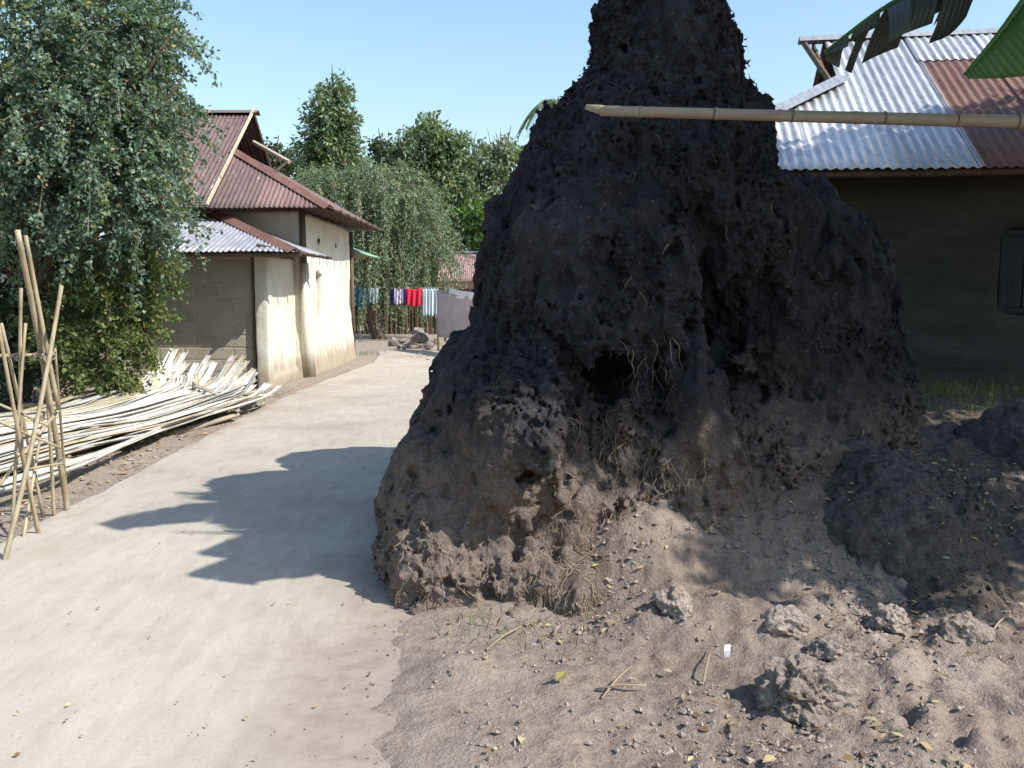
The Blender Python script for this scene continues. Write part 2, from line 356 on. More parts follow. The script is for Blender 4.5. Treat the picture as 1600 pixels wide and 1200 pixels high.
M['strip'] = simple('split_bamboo', [(0.3, (0.4, 0.37, 0.3)), (0.5, (0.55, 0.53, 0.47)), (0.62, (0.6, 0.58, 0.53)), (0.75, (0.46, 0.38, 0.24))], 2.5, 5, 0.6, 0.3, 20, 0.006, stretch=(12, 0.6, 12), fine=(14, 0.35), spec=0.3, rnd=0.28)
M['strip_tan'] = simple('yellowed_split_bamboo', [(0.3, (0.3, 0.24, 0.14)), (0.6, (0.46, 0.39, 0.25)), (0.8, (0.38, 0.34, 0.27))], 2.5, 5, 0.6, 0.3, 20, 0.006, stretch=(12, 0.6, 12), fine=(14, 0.35), spec=0.3, rnd=0.25)
M['strip_brown'] = simple('weathered_bamboo', [(0.3, (0.2, 0.165, 0.12)), (0.7, (0.34, 0.29, 0.22))], 3, 5, 0.7, 0.3, 20, 0.006, fine=(30, 0.3), rnd=0.1)
M['cane'] = simple('dry_bamboo_cane', [(0.3, (0.22, 0.17, 0.1)), (0.55, (0.34, 0.275, 0.175)), (0.75, (0.42, 0.36, 0.25))], 4, 5, 0.55, 0.15, 30, 0.004, stretch=(3, 3, 0.5), rnd=0.2)
M['node'] = simple('bamboo_node', [(0.3, (0.1, 0.075, 0.05)), (0.7, (0.17, 0.13, 0.09))], 8, 4, 0.8, 0)
M['pole'] = simple('old_bamboo_pole', [(0.3, (0.2, 0.155, 0.105)), (0.6, (0.3, 0.25, 0.18)), (0.8, (0.22, 0.215, 0.18))], 3, 5, 0.6, 0.15, 30, 0.004, stretch=(0.6, 4, 4))
M['rope'] = simple('tie_cord', [(0.3, (0.12, 0.1, 0.08)), (0.7, (0.3, 0.27, 0.22))], 30, 3, 0.9, 0)
M['bark'] = simple('grey_bark', [(0.3, (0.075, 0.058, 0.042)), (0.7, (0.17, 0.135, 0.1))], 4, 6, 0.95, 0.8, 18, 0.03, stretch=(3, 3, 0.7), spec=0.1)
M['twig'] = simple('dry_twig', [(0.3, (0.1, 0.075, 0.05)), (0.7, (0.22, 0.17, 0.12))], 6, 4, 0.9, 0)
M['root'] = simple('dry_root', [(0.3, (0.16, 0.115, 0.075)), (0.7, (0.34, 0.265, 0.18))], 8, 4, 0.9, 0)
M['litter'] = leaf_mat('dry_leaf', [(0.0, (0.12, 0.07, 0.035)), (0.35, (0.25, 0.17, 0.09)), (0.7, (0.38, 0.3, 0.17)), (0.93, (0.4, 0.34, 0.2)), (1.0, (0.45, 0.42, 0.12))], 0.1, 0.8, 0.15)
M['grass'] = leaf_mat('grass_blade', [(0, (0.05, 0.08, 0.025)), (0.6, (0.11, 0.14, 0.05)), (1, (0.3, 0.26, 0.12))], 0.3, 0.6)
M['jujube'] = leaf_mat('grey_green_leaf', [(0, (0.05, 0.09, 0.068)), (0.45, (0.115, 0.17, 0.125)), (0.75, (0.2, 0.27, 0.2)), (0.93, (0.29, 0.32, 0.16)), (1, (0.38, 0.26, 0.1))], 0.3, 0.55, 0.25)
M['yellowleaf'] = leaf_mat('yellow_green_leaf', [(0, (0.05, 0.075, 0.022)), (0.5, (0.11, 0.145, 0.045)), (0.85, (0.2, 0.215, 0.07)), (1, (0.3, 0.2, 0.06))], 0.3, 0.5)
M['darkleaf'] = leaf_mat('dark_green_leaf', [(0, (0.025, 0.045, 0.024)), (0.6, (0.06, 0.09, 0.045)), (1, (0.11, 0.145, 0.065))], 0.25, 0.45)
M['midleaf'] = leaf_mat('mid_green_leaf', [(0, (0.055, 0.092, 0.052)), (0.6, (0.13, 0.185, 0.1)), (0.9, (0.215, 0.265, 0.13)), (1, (0.26, 0.23, 0.1))], 0.3, 0.45)
M['brightleaf'] = leaf_mat('bright_green_leaf', [(0, (0.05, 0.1, 0.035)), (0.6, (0.11, 0.19, 0.06)), (1, (0.17, 0.25, 0.08))], 0.35, 0.45)
M['olive'] = leaf_mat('olive_leaf', [(0, (0.085, 0.118, 0.075)), (0.5, (0.155, 0.205, 0.13)), (0.85, (0.23, 0.28, 0.185)), (1, (0.28, 0.26, 0.13))], 0.3, 0.5)
M['banana'] = simple('banana_leaf', [(0.3, (0.055, 0.13, 0.03)), (0.7, (0.09, 0.19, 0.045))], 3, 4, 0.4, 0.3, 30, 0.004, stretch=(1, 1, 1))
M['banana_shaded'] = simple('shaded_banana_leaf', [(0.3, (0.028, 0.04, 0.034)), (0.7, (0.055, 0.07, 0.05))], 4, 4, 0.55, 0.3, 30, 0.004)  # darker leaf copy: the shade on its underside is put into the colour
def cloth(name, c, c2=None): return simple(name, [(0.35, c), (0.65, c2 or tuple(x * 0.85 for x in c))], 3, 3, 0.9, 0.1, 60, 0.004, spec=0.1)
M['c_shaded'] = cloth('shaded_cloth', (0.46, 0.4, 0.44)); M['c_white'] = cloth('white_cloth', (0.75, 0.72, 0.8)); M['c_red'] = cloth('red_cloth', (0.6, 0.03, 0.06))  # first cloth: shade on the hung sheet is put into its lilac colour
M['c_grey'] = cloth('grey_teal_cloth', (0.3, 0.38, 0.4)); M['c_pale'] = cloth('pale_blue_cloth', (0.55, 0.62, 0.68)); M['c_teal'] = cloth('teal_cloth', (0.05, 0.12, 0.15)); M['c_navy'] = cloth('navy_cloth', (0.03, 0.03, 0.12))
M['c_pink'] = cloth('pinkish_white_cloth', (0.66, 0.55, 0.7))
M['stone'] = simple('grey_stone', [(0.3, (0.13, 0.105, 0.09)), (0.7, (0.29, 0.25, 0.215))], 5, 5, 0.9, 0.5, 30, 0.02, rnd=0.35)
# banana leaves let light through
_b = M['banana'].node_tree; _p = _b.nodes['Principled BSDF']; _t = _b.nodes.new('ShaderNodeBsdfTranslucent'); _t.inputs[0].default_value = (0.14, 0.3, 0.03, 1)
_ms = _b.nodes.new('ShaderNodeMixShader'); _ms.inputs[0].default_value = 0.35
_b.links.new(_p.outputs[0], _ms.inputs[1]); _b.links.new(_t.outputs[0], _ms.inputs[2]); _b.links.new(_ms.outputs[0], _b.nodes['Material Output'].inputs[0])

# ------------------------------------------------------------------ ground and path
def bump2(x, y, c, rx, ry, h): return h * np.exp(-(((x - c[0]) / rx) ** 2 + ((y - c[1]) / ry) ** 2))
HB = [(P(720, 1085, 3.55), 0.17, 0.13, 0.06), (P(1110, 880, 4.75), 0.55, 0.42, 0.24), (P(985, 860, 4.6), 0.36, 0.3, 0.3), (P(1190, 800, 5.15), 0.6, 0.42, 0.26), (P(1310, 850, 5.0), 0.6, 0.42, 0.22), (P(1060, 1010, 4.0), 0.3, 0.22, 0.07), (P(1260, 1010, 3.95), 0.3, 0.2, 0.06), (P(1480, 1080, 3.6), 0.5, 0.25, 0.06)]
def height(x, y):
    x = np.asarray(x, np.float32); y = np.asarray(y, np.float32); q = np.stack([x, y, np.zeros_like(x)], -1).reshape(-1, 3)
    sh = x.shape
    z = -0.042 + 0.075 * sstep(-0.85, -0.12, 0.07 * fbm(q * 6.5 + 2, 3).reshape(sh) + x + 0.1 * fbm(q * 1.3 + 5, 4).reshape(sh))
    right = sstep(-0.6, 0.3, x) * sstep(2.2, 2.9, y) * (1 - sstep(11, 15, y))
    z = z + right * 0.05 * fbm(q * 0.9, 3).reshape(sh)
    z = z + 0.55 * sstep(0.7, 2.9, x) * sstep(4.2, 7.6, y) * (1 - sstep(13, 22, y))
    fine = right * sstep(-0.35, 0.15, x)
    lump = np.abs(fbm(q * 3.3 + 3 + 0.35 * fbm(q * 5 + 40, 2)[:, None], 4)).reshape(sh)
    z = z + fine * (0.075 * lump - 0.02) * (0.35 + 0.65 * sstep(0.2, 1.3, x + 0.2 * y - 0.6))
    z = z + fine * 0.022 * np.abs(fbm(q * 15, 3)).reshape(sh)
    for c, rx, ry, h in HB: z = z + bump2(x, y, (c.x, c.y), rx, ry, h)
    left = sstep(-3.35, -3.7, x) * (1 - sstep(16, 20, y))
    z = z + left * (0.04 + 0.05 * fbm(q * 2.3 + 9, 4).reshape(sh))
    z = z + 0.05 * sstep(19, 24, y) - 0.1 * sstep(80, 300, np.hypot(x, y))
    return z
xs = np.concatenate([-8 - np.geomspace(0.3, 500, 30)[::-1], np.arange(-8, -4.6, 0.12), np.arange(-4.6, -0.9, 0.06), np.arange(-0.9, 3.6, 0.02), np.arange(3.6, 9, 0.1), 9 + np.geomspace(0.15, 500, 30)])
ys = np.concatenate([-np.geomspace(0.3, 300, 14)[::-1], np.arange(0, 2.5, 0.1), np.arange(2.5, 6.6, 0.02), np.arange(6.6, 15, 0.07), np.arange(15, 40, 0.4), 40 + np.geomspace(0.5, 900, 30)])
GX, GY = np.meshgrid(xs, ys, indexing='ij'); GZ = height(GX, GY)
nx, ny = GX.shape; I = np.arange(nx * ny).reshape(nx, ny)
q = np.stack([I[:-1, :-1], I[1:, :-1], I[1:, 1:], I[:-1, 1:]], -1).reshape(-1, 4)
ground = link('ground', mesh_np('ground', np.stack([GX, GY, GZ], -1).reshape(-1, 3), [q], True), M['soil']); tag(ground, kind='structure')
def hz(x, y): return float(height(np.array([x]), np.array([y]))[0])

# concrete path: straight away from the camera, then bending to the right behind the mound
Lp = [(-3.25, -6), (-3.25, 2), (-3.22, 5), (-3.24, 7), (-3.3, 9), (-3.36, 11), (-3.36, 13), (-3.27, 15.2), (-3.1, 17.5), (-3.0, 19.5), (-3.2, 21.5), (-3.6, 24.2), (-2.6, 23.4), (-1.4, 22.4), (0.2, 21.6), (3.0, 20.6), (7, 19.8)]
Rp = [(-0.42, -6), (-0.42, 2), (-0.4, 3.3), (-0.55, 5), (-0.75, 7), (-0.95, 9), (-1.05, 11), (-1.0, 13), (-0.85, 15), (-0.6, 16.5), (-0.2, 17.6), (0.3, 18.2), (0.9, 18.4), (1.6, 18.3), (2.6, 18.0), (4.5, 17.6), (7, 17.2)]
def resample(pts, n):
    pts = np.array(pts, float); s = np.concatenate([[0], np.cumsum(np.hypot(*np.diff(pts, axis=0).T))]); t = np.linspace(0, 1, len(pts))
    k = np.linspace(0, 1, n); return np.stack([np.interp(k, t, pts[:, 0]), np.interp(k, t, pts[:, 1])], 1)
n = 260; A = resample(Lp, n); B = resample(Rp, n)
ea = fbm(np.stack([A[:, 0] * 0, A[:, 1] * 2.2, A[:, 0] * 0 + 3], 1), 4) * 0.035; A[:, 0] += ea
mcol = 12; V = []; 
for j in range(mcol + 1):
    t = j / mcol; p = A * (1 - t) + B * t; V.append(np.stack([p[:, 0], p[:, 1], 0.002 + 0.006 * fbm(np.stack([p[:, 0], p[:, 1], p[:, 0] * 0], 1), 3)], 1))
V = np.stack(V, 1); top = V.reshape(-1, 3); I = np.arange(n * (mcol + 1)).reshape(n, mcol + 1)
fq = np.stack([I[:-1, :-1], I[:-1, 1:], I[1:, 1:], I[1:, :-1]], -1).reshape(-1, 4)
lo = V.copy(); lo[:, :, 2] -= 0.09; lowL = lo[:, 0]; lowR = lo[:, -1]; nb = len(top)
la = nb + np.arange(n); ra = nb + n + np.arange(n)
fl = np.stack([I[:-1, 0], I[1:, 0], la[1:], la[:-1]], 1); fr = np.stack([I[1:, -1], I[:-1, -1], ra[:-1], ra[1:]], 1)
path = link('path', mesh_np('path', np.concatenate([top, lowL, lowR]), [fq, fl, fr]), M['concrete']); tag(path, 'pale concrete village path in sun and shade', kind='structure')

# ------------------------------------------------------------------ the tall mound
def E(px, py, d, rx, ry, rd):
    c = P(px, py, d); return (c, (rx * d / F, rd, ry * d / F))
def px_sdf(ells, cuts, bounds, hc, up, k=0.18, kc=0.06):
    ax = grid_pts(bounds, hc); X, Y, Z = np.meshgrid(*ax, indexing='ij')
    f = None
    for c, r in ells:
        e = sd_ell(X, Y, Z, c, r); f = e if f is None else smin(f, e, k)
    for c, r in cuts: f = -smin(-f, sd_ell(X, Y, Z, c, r), kc)
    f = upsample(f.astype(np.float32), up) if up > 1 else f
    return f, np.array([ax[0][0], ax[1][0], ax[2][0]], np.float32), hc / up
def roughen(f, org, h, amps, band=0.2):
    m = np.abs(f) < band; ii = np.argwhere(m); p = ii * h + org
    d = np.zeros(len(p), np.float32); patch = sstep(-0.35, 0.4, fbm(p * 1.3 + 77, 2))   # crumbly here, packed smooth there
    for kind, fr, a, o in amps:
        nn = fbm(p * (np.array([fr, fr, fr * 0.2], np.float32) if kind == 'v' else fr) + 31.7 * fr, o)
        if kind == 'v': d += a * (0.28 - np.abs(nn))           # runnels washed down the sides
        elif fr > 12: d += a * (0.25 + 1.5 * patch) * ((0.28 - np.abs(nn)) if kind == 'b' else (nn if kind == 'n' else sstep(0.12, 0.5, nn)))
        elif kind == 'n': d += a * nn
        elif kind == 'b': d += a * (0.28 - np.abs(nn))         # lumps with creases between
        else: d += a * sstep(0.12, 0.5, nn)                    # pits
    f[m] += d
    return f
ells = [E(1043, 100, 5.9, 116, 150, 0.5), E(1035, 190, 5.85, 122, 120, 0.6), E(995, 330, 5.85, 200, 190, 0.95), E(1205, 455, 6.15, 162, 180, 0.85),
        E(905, 490, 5.65, 155, 235, 1.0), E(955, 790, 5.75, 310, 280, 1.25), E(742, 860, 5.15, 145, 190, 0.75), E(1262, 650, 6.3, 150, 190, 0.9),
        E(800, 700, 4.85, 92, 130, 0.55), E(845, 680, 4.75, 45, 110, 0.42), E(1082, 660, 4.95, 55, 130, 0.42), E(905, 905, 4.75, 190, 105, 0.62), E(1010, 450, 5.2, 95, 150, 0.45),
        E(900, 390, 5.3, 95, 120, 0.5), E(1315, 480, 6.0, 72, 95, 0.55), E(1165, 345, 5.7, 80, 75, 0.6), E(1190, 710, 5.5, 140, 80, 0.6),
        E(960, 520, 7.2, 190, 330, 1.0), E(1035, 430, 7.2, 170, 215, 0.8), E(700, 900, 4.75, 88, 105, 0.5), E(898, 212, 5.7, 42, 45, 0.35), E(762, 640, 5.4, 92, 115, 0.7), E(725, 720, 5.3, 100, 100, 0.7), E(1140, 190, 5.8, 32, 30, 0.3)]
cuts = [E(950, 597, 4.75, 38, 58, 0.62), E(915, 615, 4.6, 24, 34, 0.3), E(960, 708, 4.35, 84, 74, 0.45), E(1000, 640, 4.35, 46, 70, 0.3), E(822, 754, 4.3, 24, 12, 0.25),
        E(905, 232, 4.85, 17, 26, 0.25), E(1115, 460, 5.0, 20, 110, 0.3), E(1160, 600, 5.3, 60, 40, 0.35), E(820, 930, 4.12, 42, 55, 0.14), E(1000, 925, 4.2, 38, 40, 0.14), E(940, 845, 4.2, 30, 16, 0.12)]
AMPS = [('n', 1.7, 0.08, 3), ('v', 5.0, 0.07, 2), ('b', 4.0, 0.045, 2), ('b', 9.5, 0.022, 3), ('p', 6.0, 0.03, 3), ('p', 15.0, 0.034, 3), ('b', 25.0, 0.034, 2), ('n', 36.0, 0.014, 1)]
f, org, h = px_sdf(ells, cuts, ((-1.05, 3.9, -0.1), (2.95, 6.55, 3.85)), 0.0636, 5)
f = roughen(f, org, h, AMPS, 0.13); Vm, Qm = main_piece(*surface_nets(f, org, h))          # the side that is seen close
f, org, h = px_sdf(ells, cuts, ((-1.05, 6.45, -0.1), (2.95, 8.55, 3.85)), 0.06, 2)
f = roughen(f, org, h, AMPS[:4], 0.2); Vb, Qb = surface_nets(f, org, h)
me = mesh_np('termite_mound', np.concatenate([Vm, Vb]), [Qm, Qb + len(Vm)], True)
mound = empty('termite_mound', (0.8, 5.6, 0), 'tall dark crusty termite mound rising beside the concrete path', 'termite mound')
body = link('crust', me, M['mound'], mound)
del f

# dry roots hanging in the hollows and over the foot of the mound
from mathutils.bvhtree import BVHTree
bpy.context.view_layer.update()
BV = BVHTree.FromObject(body, bpy.context.evaluated_depsgraph_get()); BO = Vector((0, 0, 0))
def surf_roots(name, spots, mat, parent, seed):
    r = random.Random(seed); mb = MB(); cam_o = Vector((0, 0, CAMZ)) 
    for (x0, y0, x1, y1, nn, ln, fr) in spots:
        for _ in range(nn):
            hit = BV.ray_cast(cam_o, ray(r.uniform(x0, x1), r.uniform(y0, y1)).normalized())
            if hit[0] is None: continue
            p = hit[0]; L = ln * r.uniform(0.4, 1.3); pts = [p - hit[1] * 0.01]; v = Vector((r.uniform(-1, 1), r.uniform(-0.4, 0.1), -1)).normalized(); free = r.random() < fr
            for k in range(8):
                v = (v + Vector((r.uniform(-.7, .7), r.uniform(-.4, .4), r.uniform(-.55, .2)))).normalized(); q = pts[-1] + v * L / 8
                if not free or q.z < 0.03:
                    c = BV.find_nearest(q); 
                    if c[0] is not None: q = c[0] + c[1] * r.uniform(0.004, 0.014)
                pts.append(q)
            r0 = r.choice([0.0012, 0.0016, 0.002, 0.003]); mb.tube(pts, [r0 * (1 - 0.08 * k) for k in range(9)], 4, False)
    return tag(mb.build(name, mat, parent), kind='stuff')
surf_roots('dry_roots', [(800, 860, 900, 960, 170, 0.2, 0.25), (900, 830, 1010, 950, 230, 0.2, 0.15), (840, 790, 1030, 870, 160, 0.16, 0.05), (880, 640, 1060, 760, 80, 0.28, 0.5), (1000, 930, 1050, 980, 60, 0.12, 0.2), (1040, 700, 1110, 760, 40, 0.18, 0.3), (620, 830, 780, 970, 150, 0.14, 0.05), (960, 520, 1060, 600, 30, 0.2, 0.4), (900, 200, 1380, 600, 26, 0.12, 0.2)], M['root'], mound, 5)

# smaller dark heap to the right and the bank by the far house
def heap(name, label, ells, bounds, mat, h=0.05, up=2, cat='earth heap', amps=None, cuts=()):
    f, org, hh = px_sdf(ells, cuts, bounds, h, up, 0.15)
    f = roughen(f, org, hh, amps or [('n', 2.0, 0.06, 3), ('b', 6, 0.08, 2), ('b', 16, 0.035, 2), ('n', 24, 0.015, 1)], 0.2)
    V, Q = surface_nets(f, org, hh)
    return tag(link(name, mesh_np(name, V, [Q], True), mat), label, cat)
HAMP = [('n', 2.2, 0.07, 3), ('b', 7, 0.03, 2), ('b', 18, 0.03, 3), ('p', 12, 0.03, 2), ('n', 30, 0.012, 1)]
heap1 = heap('earth_heap', 'low shaded heap of crumbled dark earth right of the mound foot', [E(1370, 880, 5.15, 165, 195, 0.75), E(1450, 980, 4.55, 120, 120, 0.5), E(1300, 950, 5.0, 150, 75, 0.55), E(1210, 900, 5.3, 150, 75, 0.55), E(1330, 1010, 4.5, 120, 55, 0.4)],
     ((0.7, 3.6, -0.2), (3.3, 6.3, 1.1)), M['heap'], 0.05, 3, amps=HAMP)
heap('earth_bank', 'bank of dug earth in front of the window of the mud house', [E(1690, 740, 6.6, 210, 115, 0.9), E(1800, 740, 6.4, 190, 130, 0.9), E(1560, 760, 6.6, 120, 70, 0.7)],
     ((2.3, 5.2, 0.0), (6.2, 7.9, 1.3)), M['heap'], 0.07, 3, amps=HAMP)

# ------------------------------------------------------------------ corrugated roofs
PITCHW = 0.085
def sheet_mesh(name, p0, u, v, u0, u1, vlo, vhi, amp=0.011, pitch=PITCHW, lift=0.0, rows=4):
    nrm = u.cross(v).normalized()
    nu = max(3, int((u1 - u0) / (pitch / 6)) + 1); V = []
    for i in range(nu + 1):
        a = u0 + (u1 - u0) * i / nu; z = amp * math.cos(2 * math.pi * a / pitch); l, hgh = vlo(a), vhi(a)
        for j in range(rows + 1):
            b = l + (hgh - l) * j / rows
            V.append(p0 + u * a + v * b + nrm * (z + lift))
    I = np.arange((nu + 1) * (rows + 1)).reshape(nu + 1, rows + 1)
    q = np.stack([I[:-1, :-1], I[1:, :-1], I[1:, 1:], I[:-1, 1:]], -1).reshape(-1, 4)
    return mesh_np(name, np.array([tuple(x) for x in V]), [q], True)
def roof_face(parent, p0, u, v, umax, vhi, mats, sheet=0.78, vlo=lambda a: 0.0, splits=None, umin=0.0, pitch=PITCHW, seed=1):
    """sheets side by side along the eave; mats(uc, row) gives the material; splits(uc) gives row limits"""
    r = random.Random(seed); a = umin
    while a < umax - 0.02:
        b = min(a + sheet, umax); uc = (a + b) / 2; sp = splits(uc) if splits else None
        rows = [(None, sp), (sp, None)] if sp else [(None, None)]
        for k, (s0, s1) in enumerate(rows):
            lo_ = (lambda t, s0=s0: max(vlo(t), s0 - 0.08) if s0 is not None else vlo(t))
            hi_ = (lambda t, s1=s1: min(vhi(t), s1) if s1 is not None else vhi(t))
            if hi_(uc) - lo_(uc) < 0.03: continue
            j = r.uniform(-0.02, 0.02)
            me = sheet_mesh('roof_sheet', p0, u, v, a - 0.03, b + 0.03, (lambda t, j=j, lo_=lo_: lo_(t) + (j if s0 is None else 0)), lambda t, lo_=lo_, hi_=hi_: max(hi_(t), lo_(t) + 0.002), lift=0.004 * (len([1 for _ in range(int(a / sheet))]) % 2) + (0.012 if k else 0.0) + 0.014, pitch=pitch)
            o = link('roof_sheet', me, mats(uc, k), parent)
            md = o.modifiers.new('thickness', 'SOLIDIFY'); md.thickness = 0.002
        a = b
def cap_strip(name, a, b, w_, mat, parent, lift=0.03):          # folded ridge or hip capping
    a = Vector(a); b = Vector(b); t = (b - a).normalized(); s = t.cross(Vector((0, 0, 1))).normalized()
    mb = MB(); mb.v = [a + s * w_ + Vector((0, 0, lift - 0.06)), a + Vector((0, 0, lift + 0.02)), a - s * w_ + Vector((0, 0, lift - 0.06)), b + s * w_ + Vector((0, 0, lift - 0.06)), b + Vector((0, 0, lift + 0.02)), b - s * w_ + Vector((0, 0, lift - 0.06))]
    mb.f = [[0, 3, 4, 1], [1, 4, 5, 2]]
    o = mb.build(name, mat, parent); md = o.modifiers.new('thickness', 'SOLIDIFY'); md.thickness = 0.004; return o

# ------------------------------------------------------------------ left house with its annexe
def mud_walls(name, fn, bounds, h, mat, parent, noise=0.02, fr=2.5):
    ax = grid_pts(bounds, h); X, Y, Z = np.meshgrid(*ax, indexing='ij'); f = fn(X, Y, Z).astype(np.float32)
    org = np.array([a[0] for a in ax], np.float32); m = np.abs(f) < 0.12; f[m] += noise * fbm((np.argwhere(m) * h + org) * fr, 3)
    V, Q = surface_nets(f, org, h); return link(name, mesh_np(name, V, [Q], True), mat, parent)
lh = empty('mud_house', (-5.8, 18.5, 0), 'cream mud house with rusty tin roof left of the path', 'house')
X0, X1, Y0, Y1 = -9.2, -3.78, 16.2, 21.1
def lh_fn(X, Y, Z):
    fl = 0.13 * np.clip(1 - Z / 1.4, 0, 1) ** 2                      # the foot of the wall flares out
    out = sd_box(X, Y, Z, (X0, Y0, -0.3), (X1, Y1, 2.98), 0.06) - fl
    inn = sd_box(X, Y, Z, (X0 + .3, Y0 + .3, -1), (X1 - .3, Y1 - .3, 4.2))
    f = np.maximum(out, -inn)
    for y0, y1, z0, z1 in [(17.5, 17.95, 1.02, 1.88)]:
        f = np.maximum(f, -sd_box(X, Y, Z, (X1 - 0.5, y0, z0), (X1 + 0.4, y1, z1), 0.03))
    for y, z in [(17.75, 2.52), (19.4, 2.5)]:
        f = np.maximum(f, -sd_box(X, Y, Z, (X1 - 0.2, y - .07, z - .07), (X1 + 0.4, y + .07, z + .07), 0.04))
    return f
mud_walls('wall', lh_fn, ((-9.5, 15.9, -0.15), (-3.4, 21.5, 3.1)), 0.055, M['lime_mud'], lh)
MB().box((X1 - 0.3, 17.4, 0.95), (X1 - 0.26, 18.05, 1.95)).build('window_shutter', M['wood'], lh)
for y, z in [(17.75, 2.52), (19.4, 2.5)]:
    MB().tube([(X1 - 0.25, y, z), (X1 + 0.015, y, z)], 0.045, 8).build('beam_end', M['wood'], lh)
MB().tube([(X1 + 0.05, 16.2, 1.9), (X1 + 0.04, 16.2, 2.95)], [0.06, 0.055], 9).build('corner_post', M['wood'], lh, True)
MB().tube([(X1 + 0.1, 16.19, -0.1), (X1 + 0.07, 16.2, 0.9), (X1 + 0.055, 16.2, 2.05)], [0.13, 0.1, 0.075], 10).build('pilaster', M['lime_mud'], lh, True)
MB().tube([(X1 + 0.04, 21.12, -0.1), (X1 + 0.03, 21.12, 2.9)], 0.045, 8).build('corner_post', M['wood'], lh, True)
# main roof (gablet roof)
roof = group_part('roof', lh)
EY, RY, BY = 15.5, 18.5, 21.6; EZ, RZ = 2.95, 5.1; GXr = -5.2; EX = -3.1; t0 = 0.56
FZ = EZ + (RZ - EZ) * t0; FY = EY + (RY - EY) * t0
uF = Vector((1, 0, 0)); vF = Vector((0, RY - EY, RZ - EZ)); LF = vF.length; vF.normalize()
def hipF(a, base=-10.5):
    x = base + a
    if x <= GXr: return LF
    return max(0.0, LF * t0 * (EX - x) / (EX - GXr))
roof_face(roof, Vector((-10.5, EY, EZ)), uF, vF, EX + 10.5, hipF, lambda u, k: M['rust'], 0.765, seed=2)
vB = Vector((0, RY - BY, RZ - EZ)); LB = vB.length; vB.normalize()
def hipB(a):
    x = EX - a
    return LB if x <= GXr else max(0.0, LB * t0 * (EX - x) / (EX - GXr))
roof_face(roof, Vector((EX, BY, EZ)), Vector((-1, 0, 0)), vB, EX + 10.5, hipB, lambda u, k: M['rust'], 0.765, seed=3)
vR = Vector((GXr - EX, 0, FZ - EZ)); LR = vR.length; vR.normalize(); FYb = BY + (RY - BY) * t0
def hipR(a):
    y = EY + a
    if y < FY: return LR * (y - EY) / (FY - EY)
    if y > FYb: return LR * (BY - y) / (BY - FYb)
    return LR
roof_face(roof, Vector((EX, EY, EZ)), Vector((0, 1, 0)), vR, BY - EY, hipR, lambda u, k: M['rust'], 0.765, seed=4)
cap_strip('ridge_cap', (-10.5, RY, RZ + 0.01), (GXr + 0.1, RY, RZ + 0.01), 0.16, M['rust'], roof)
cap_strip('hip_cap', (GXr, FY, FZ), (EX, EY, EZ), 0.13, M['rust_red'], roof, 0.045)
MB().tube([(GXr, EY - 0.02, EZ + 0.05), (GXr, RY, RZ + 0.06)], 0.035, 6).build('roof_batten', M['palewood'], roof)
g = MB(); g.v = [(GXr - 0.75, FY - .1, FZ - .06), (GXr - 0.75, FYb + .1, FZ - .06), (GXr - 0.75, RY, RZ - 0.06)]; g.f = [[0, 1, 2]]; g.build('gable_panel', M['wood'], roof)
MB().tube([(GXr, FYb - 0.2, FZ + 0.02), (GXr, RY, RZ)], 0.035, 6).build('roof_batten', M['wood'], roof)
MB().tube([P(396, 222, 18.3), P(452, 253, 17.9)], 0.045, 6).build('loose_pole', M['palewood'], roof)
MB().tube([P(450, 252, 17.9), P(428, 270, 17.8)], 0.03, 6).build('strut', M['wood'], roof)
# rafters' ends under the eaves
for k in range(8): MB().tube([(-3.9, 16.0 + k * 0.72, 3.05), (EX + 0.12, 16.0 + k * 0.72, EZ - 0.02)], 0.03, 6).build('rafter', M['wood'], roof)
# annexe: block wall, pillar, side wall and hipped lean-to roof
AX0, AX1, AY = -7.6, -3.87, 14.3
back = MB().box((AX0, AY + 0.085, -0.2), (AX1 - 0.2, AY + 0.2, 2.1)).build('annex_wall', M['mortar'], lh)
bw, bh = 0.4, 0.2; bm_ = MB(); j = 0.006; c = 0.012
bm_.v = [(-bw/2+j, -0.03, -bh/2+j), (bw/2-j, -0.03, -bh/2+j), (bw/2-j, -0.03, bh/2-j), (-bw/2+j, -0.03, bh/2-j), (-bw/2+j+c, -0.045, -bh/2+j+c), (bw/2-j-c, -0.045, -bh/2+j+c), (bw/2-j-c, -0.045, bh/2-j-c), (-bw/2+j+c, -0.045, bh/2-j-c), (-bw/2+j, 0.02, -bh/2+j), (bw/2-j, 0.02, -bh/2+j), (bw/2-j, 0.02, bh/2-j), (-bw/2+j, 0.02, bh/2-j)]
bm_.f = [[4,5,6,7],[0,1,5,4],[1,2,6,5],[2,3,7,6],[3,0,4,7],[8,9,1,0],[9,10,2,1],[10,11,3,2],[11,8,0,3]]
bme = bm_.mesh('block')
for row in range(10):
    for col in range(8):
        x = AX1 - 0.2 - bw / 2 - col * bw - (bw / 2 if row % 2 else 0)
        if x - bw / 2 < AX0: continue
        b = bpy.data.objects.new('block', bme); C.objects.link(b); put(b, back)
        if not bme.materials: bme.materials.append(M['block'])
        b.location = (x, AY + 0.124 + R.uniform(-0.003, 0.003), 0.05 + bh * (row + 0.5)); b.rotation_euler = (R.uniform(-.006, .006), R.uniform(-.008, .008), R.uniform(-.008, .008))
    if row % 2:
        x = AX1 - 0.2 - bw / 4
        b = bpy.data.objects.new('block', bme); C.objects.link(b); put(b, back); b.scale = (0.5, 1, 1); b.location = (x, AY + 0.124, 0.05 + bh * (row + 0.5))
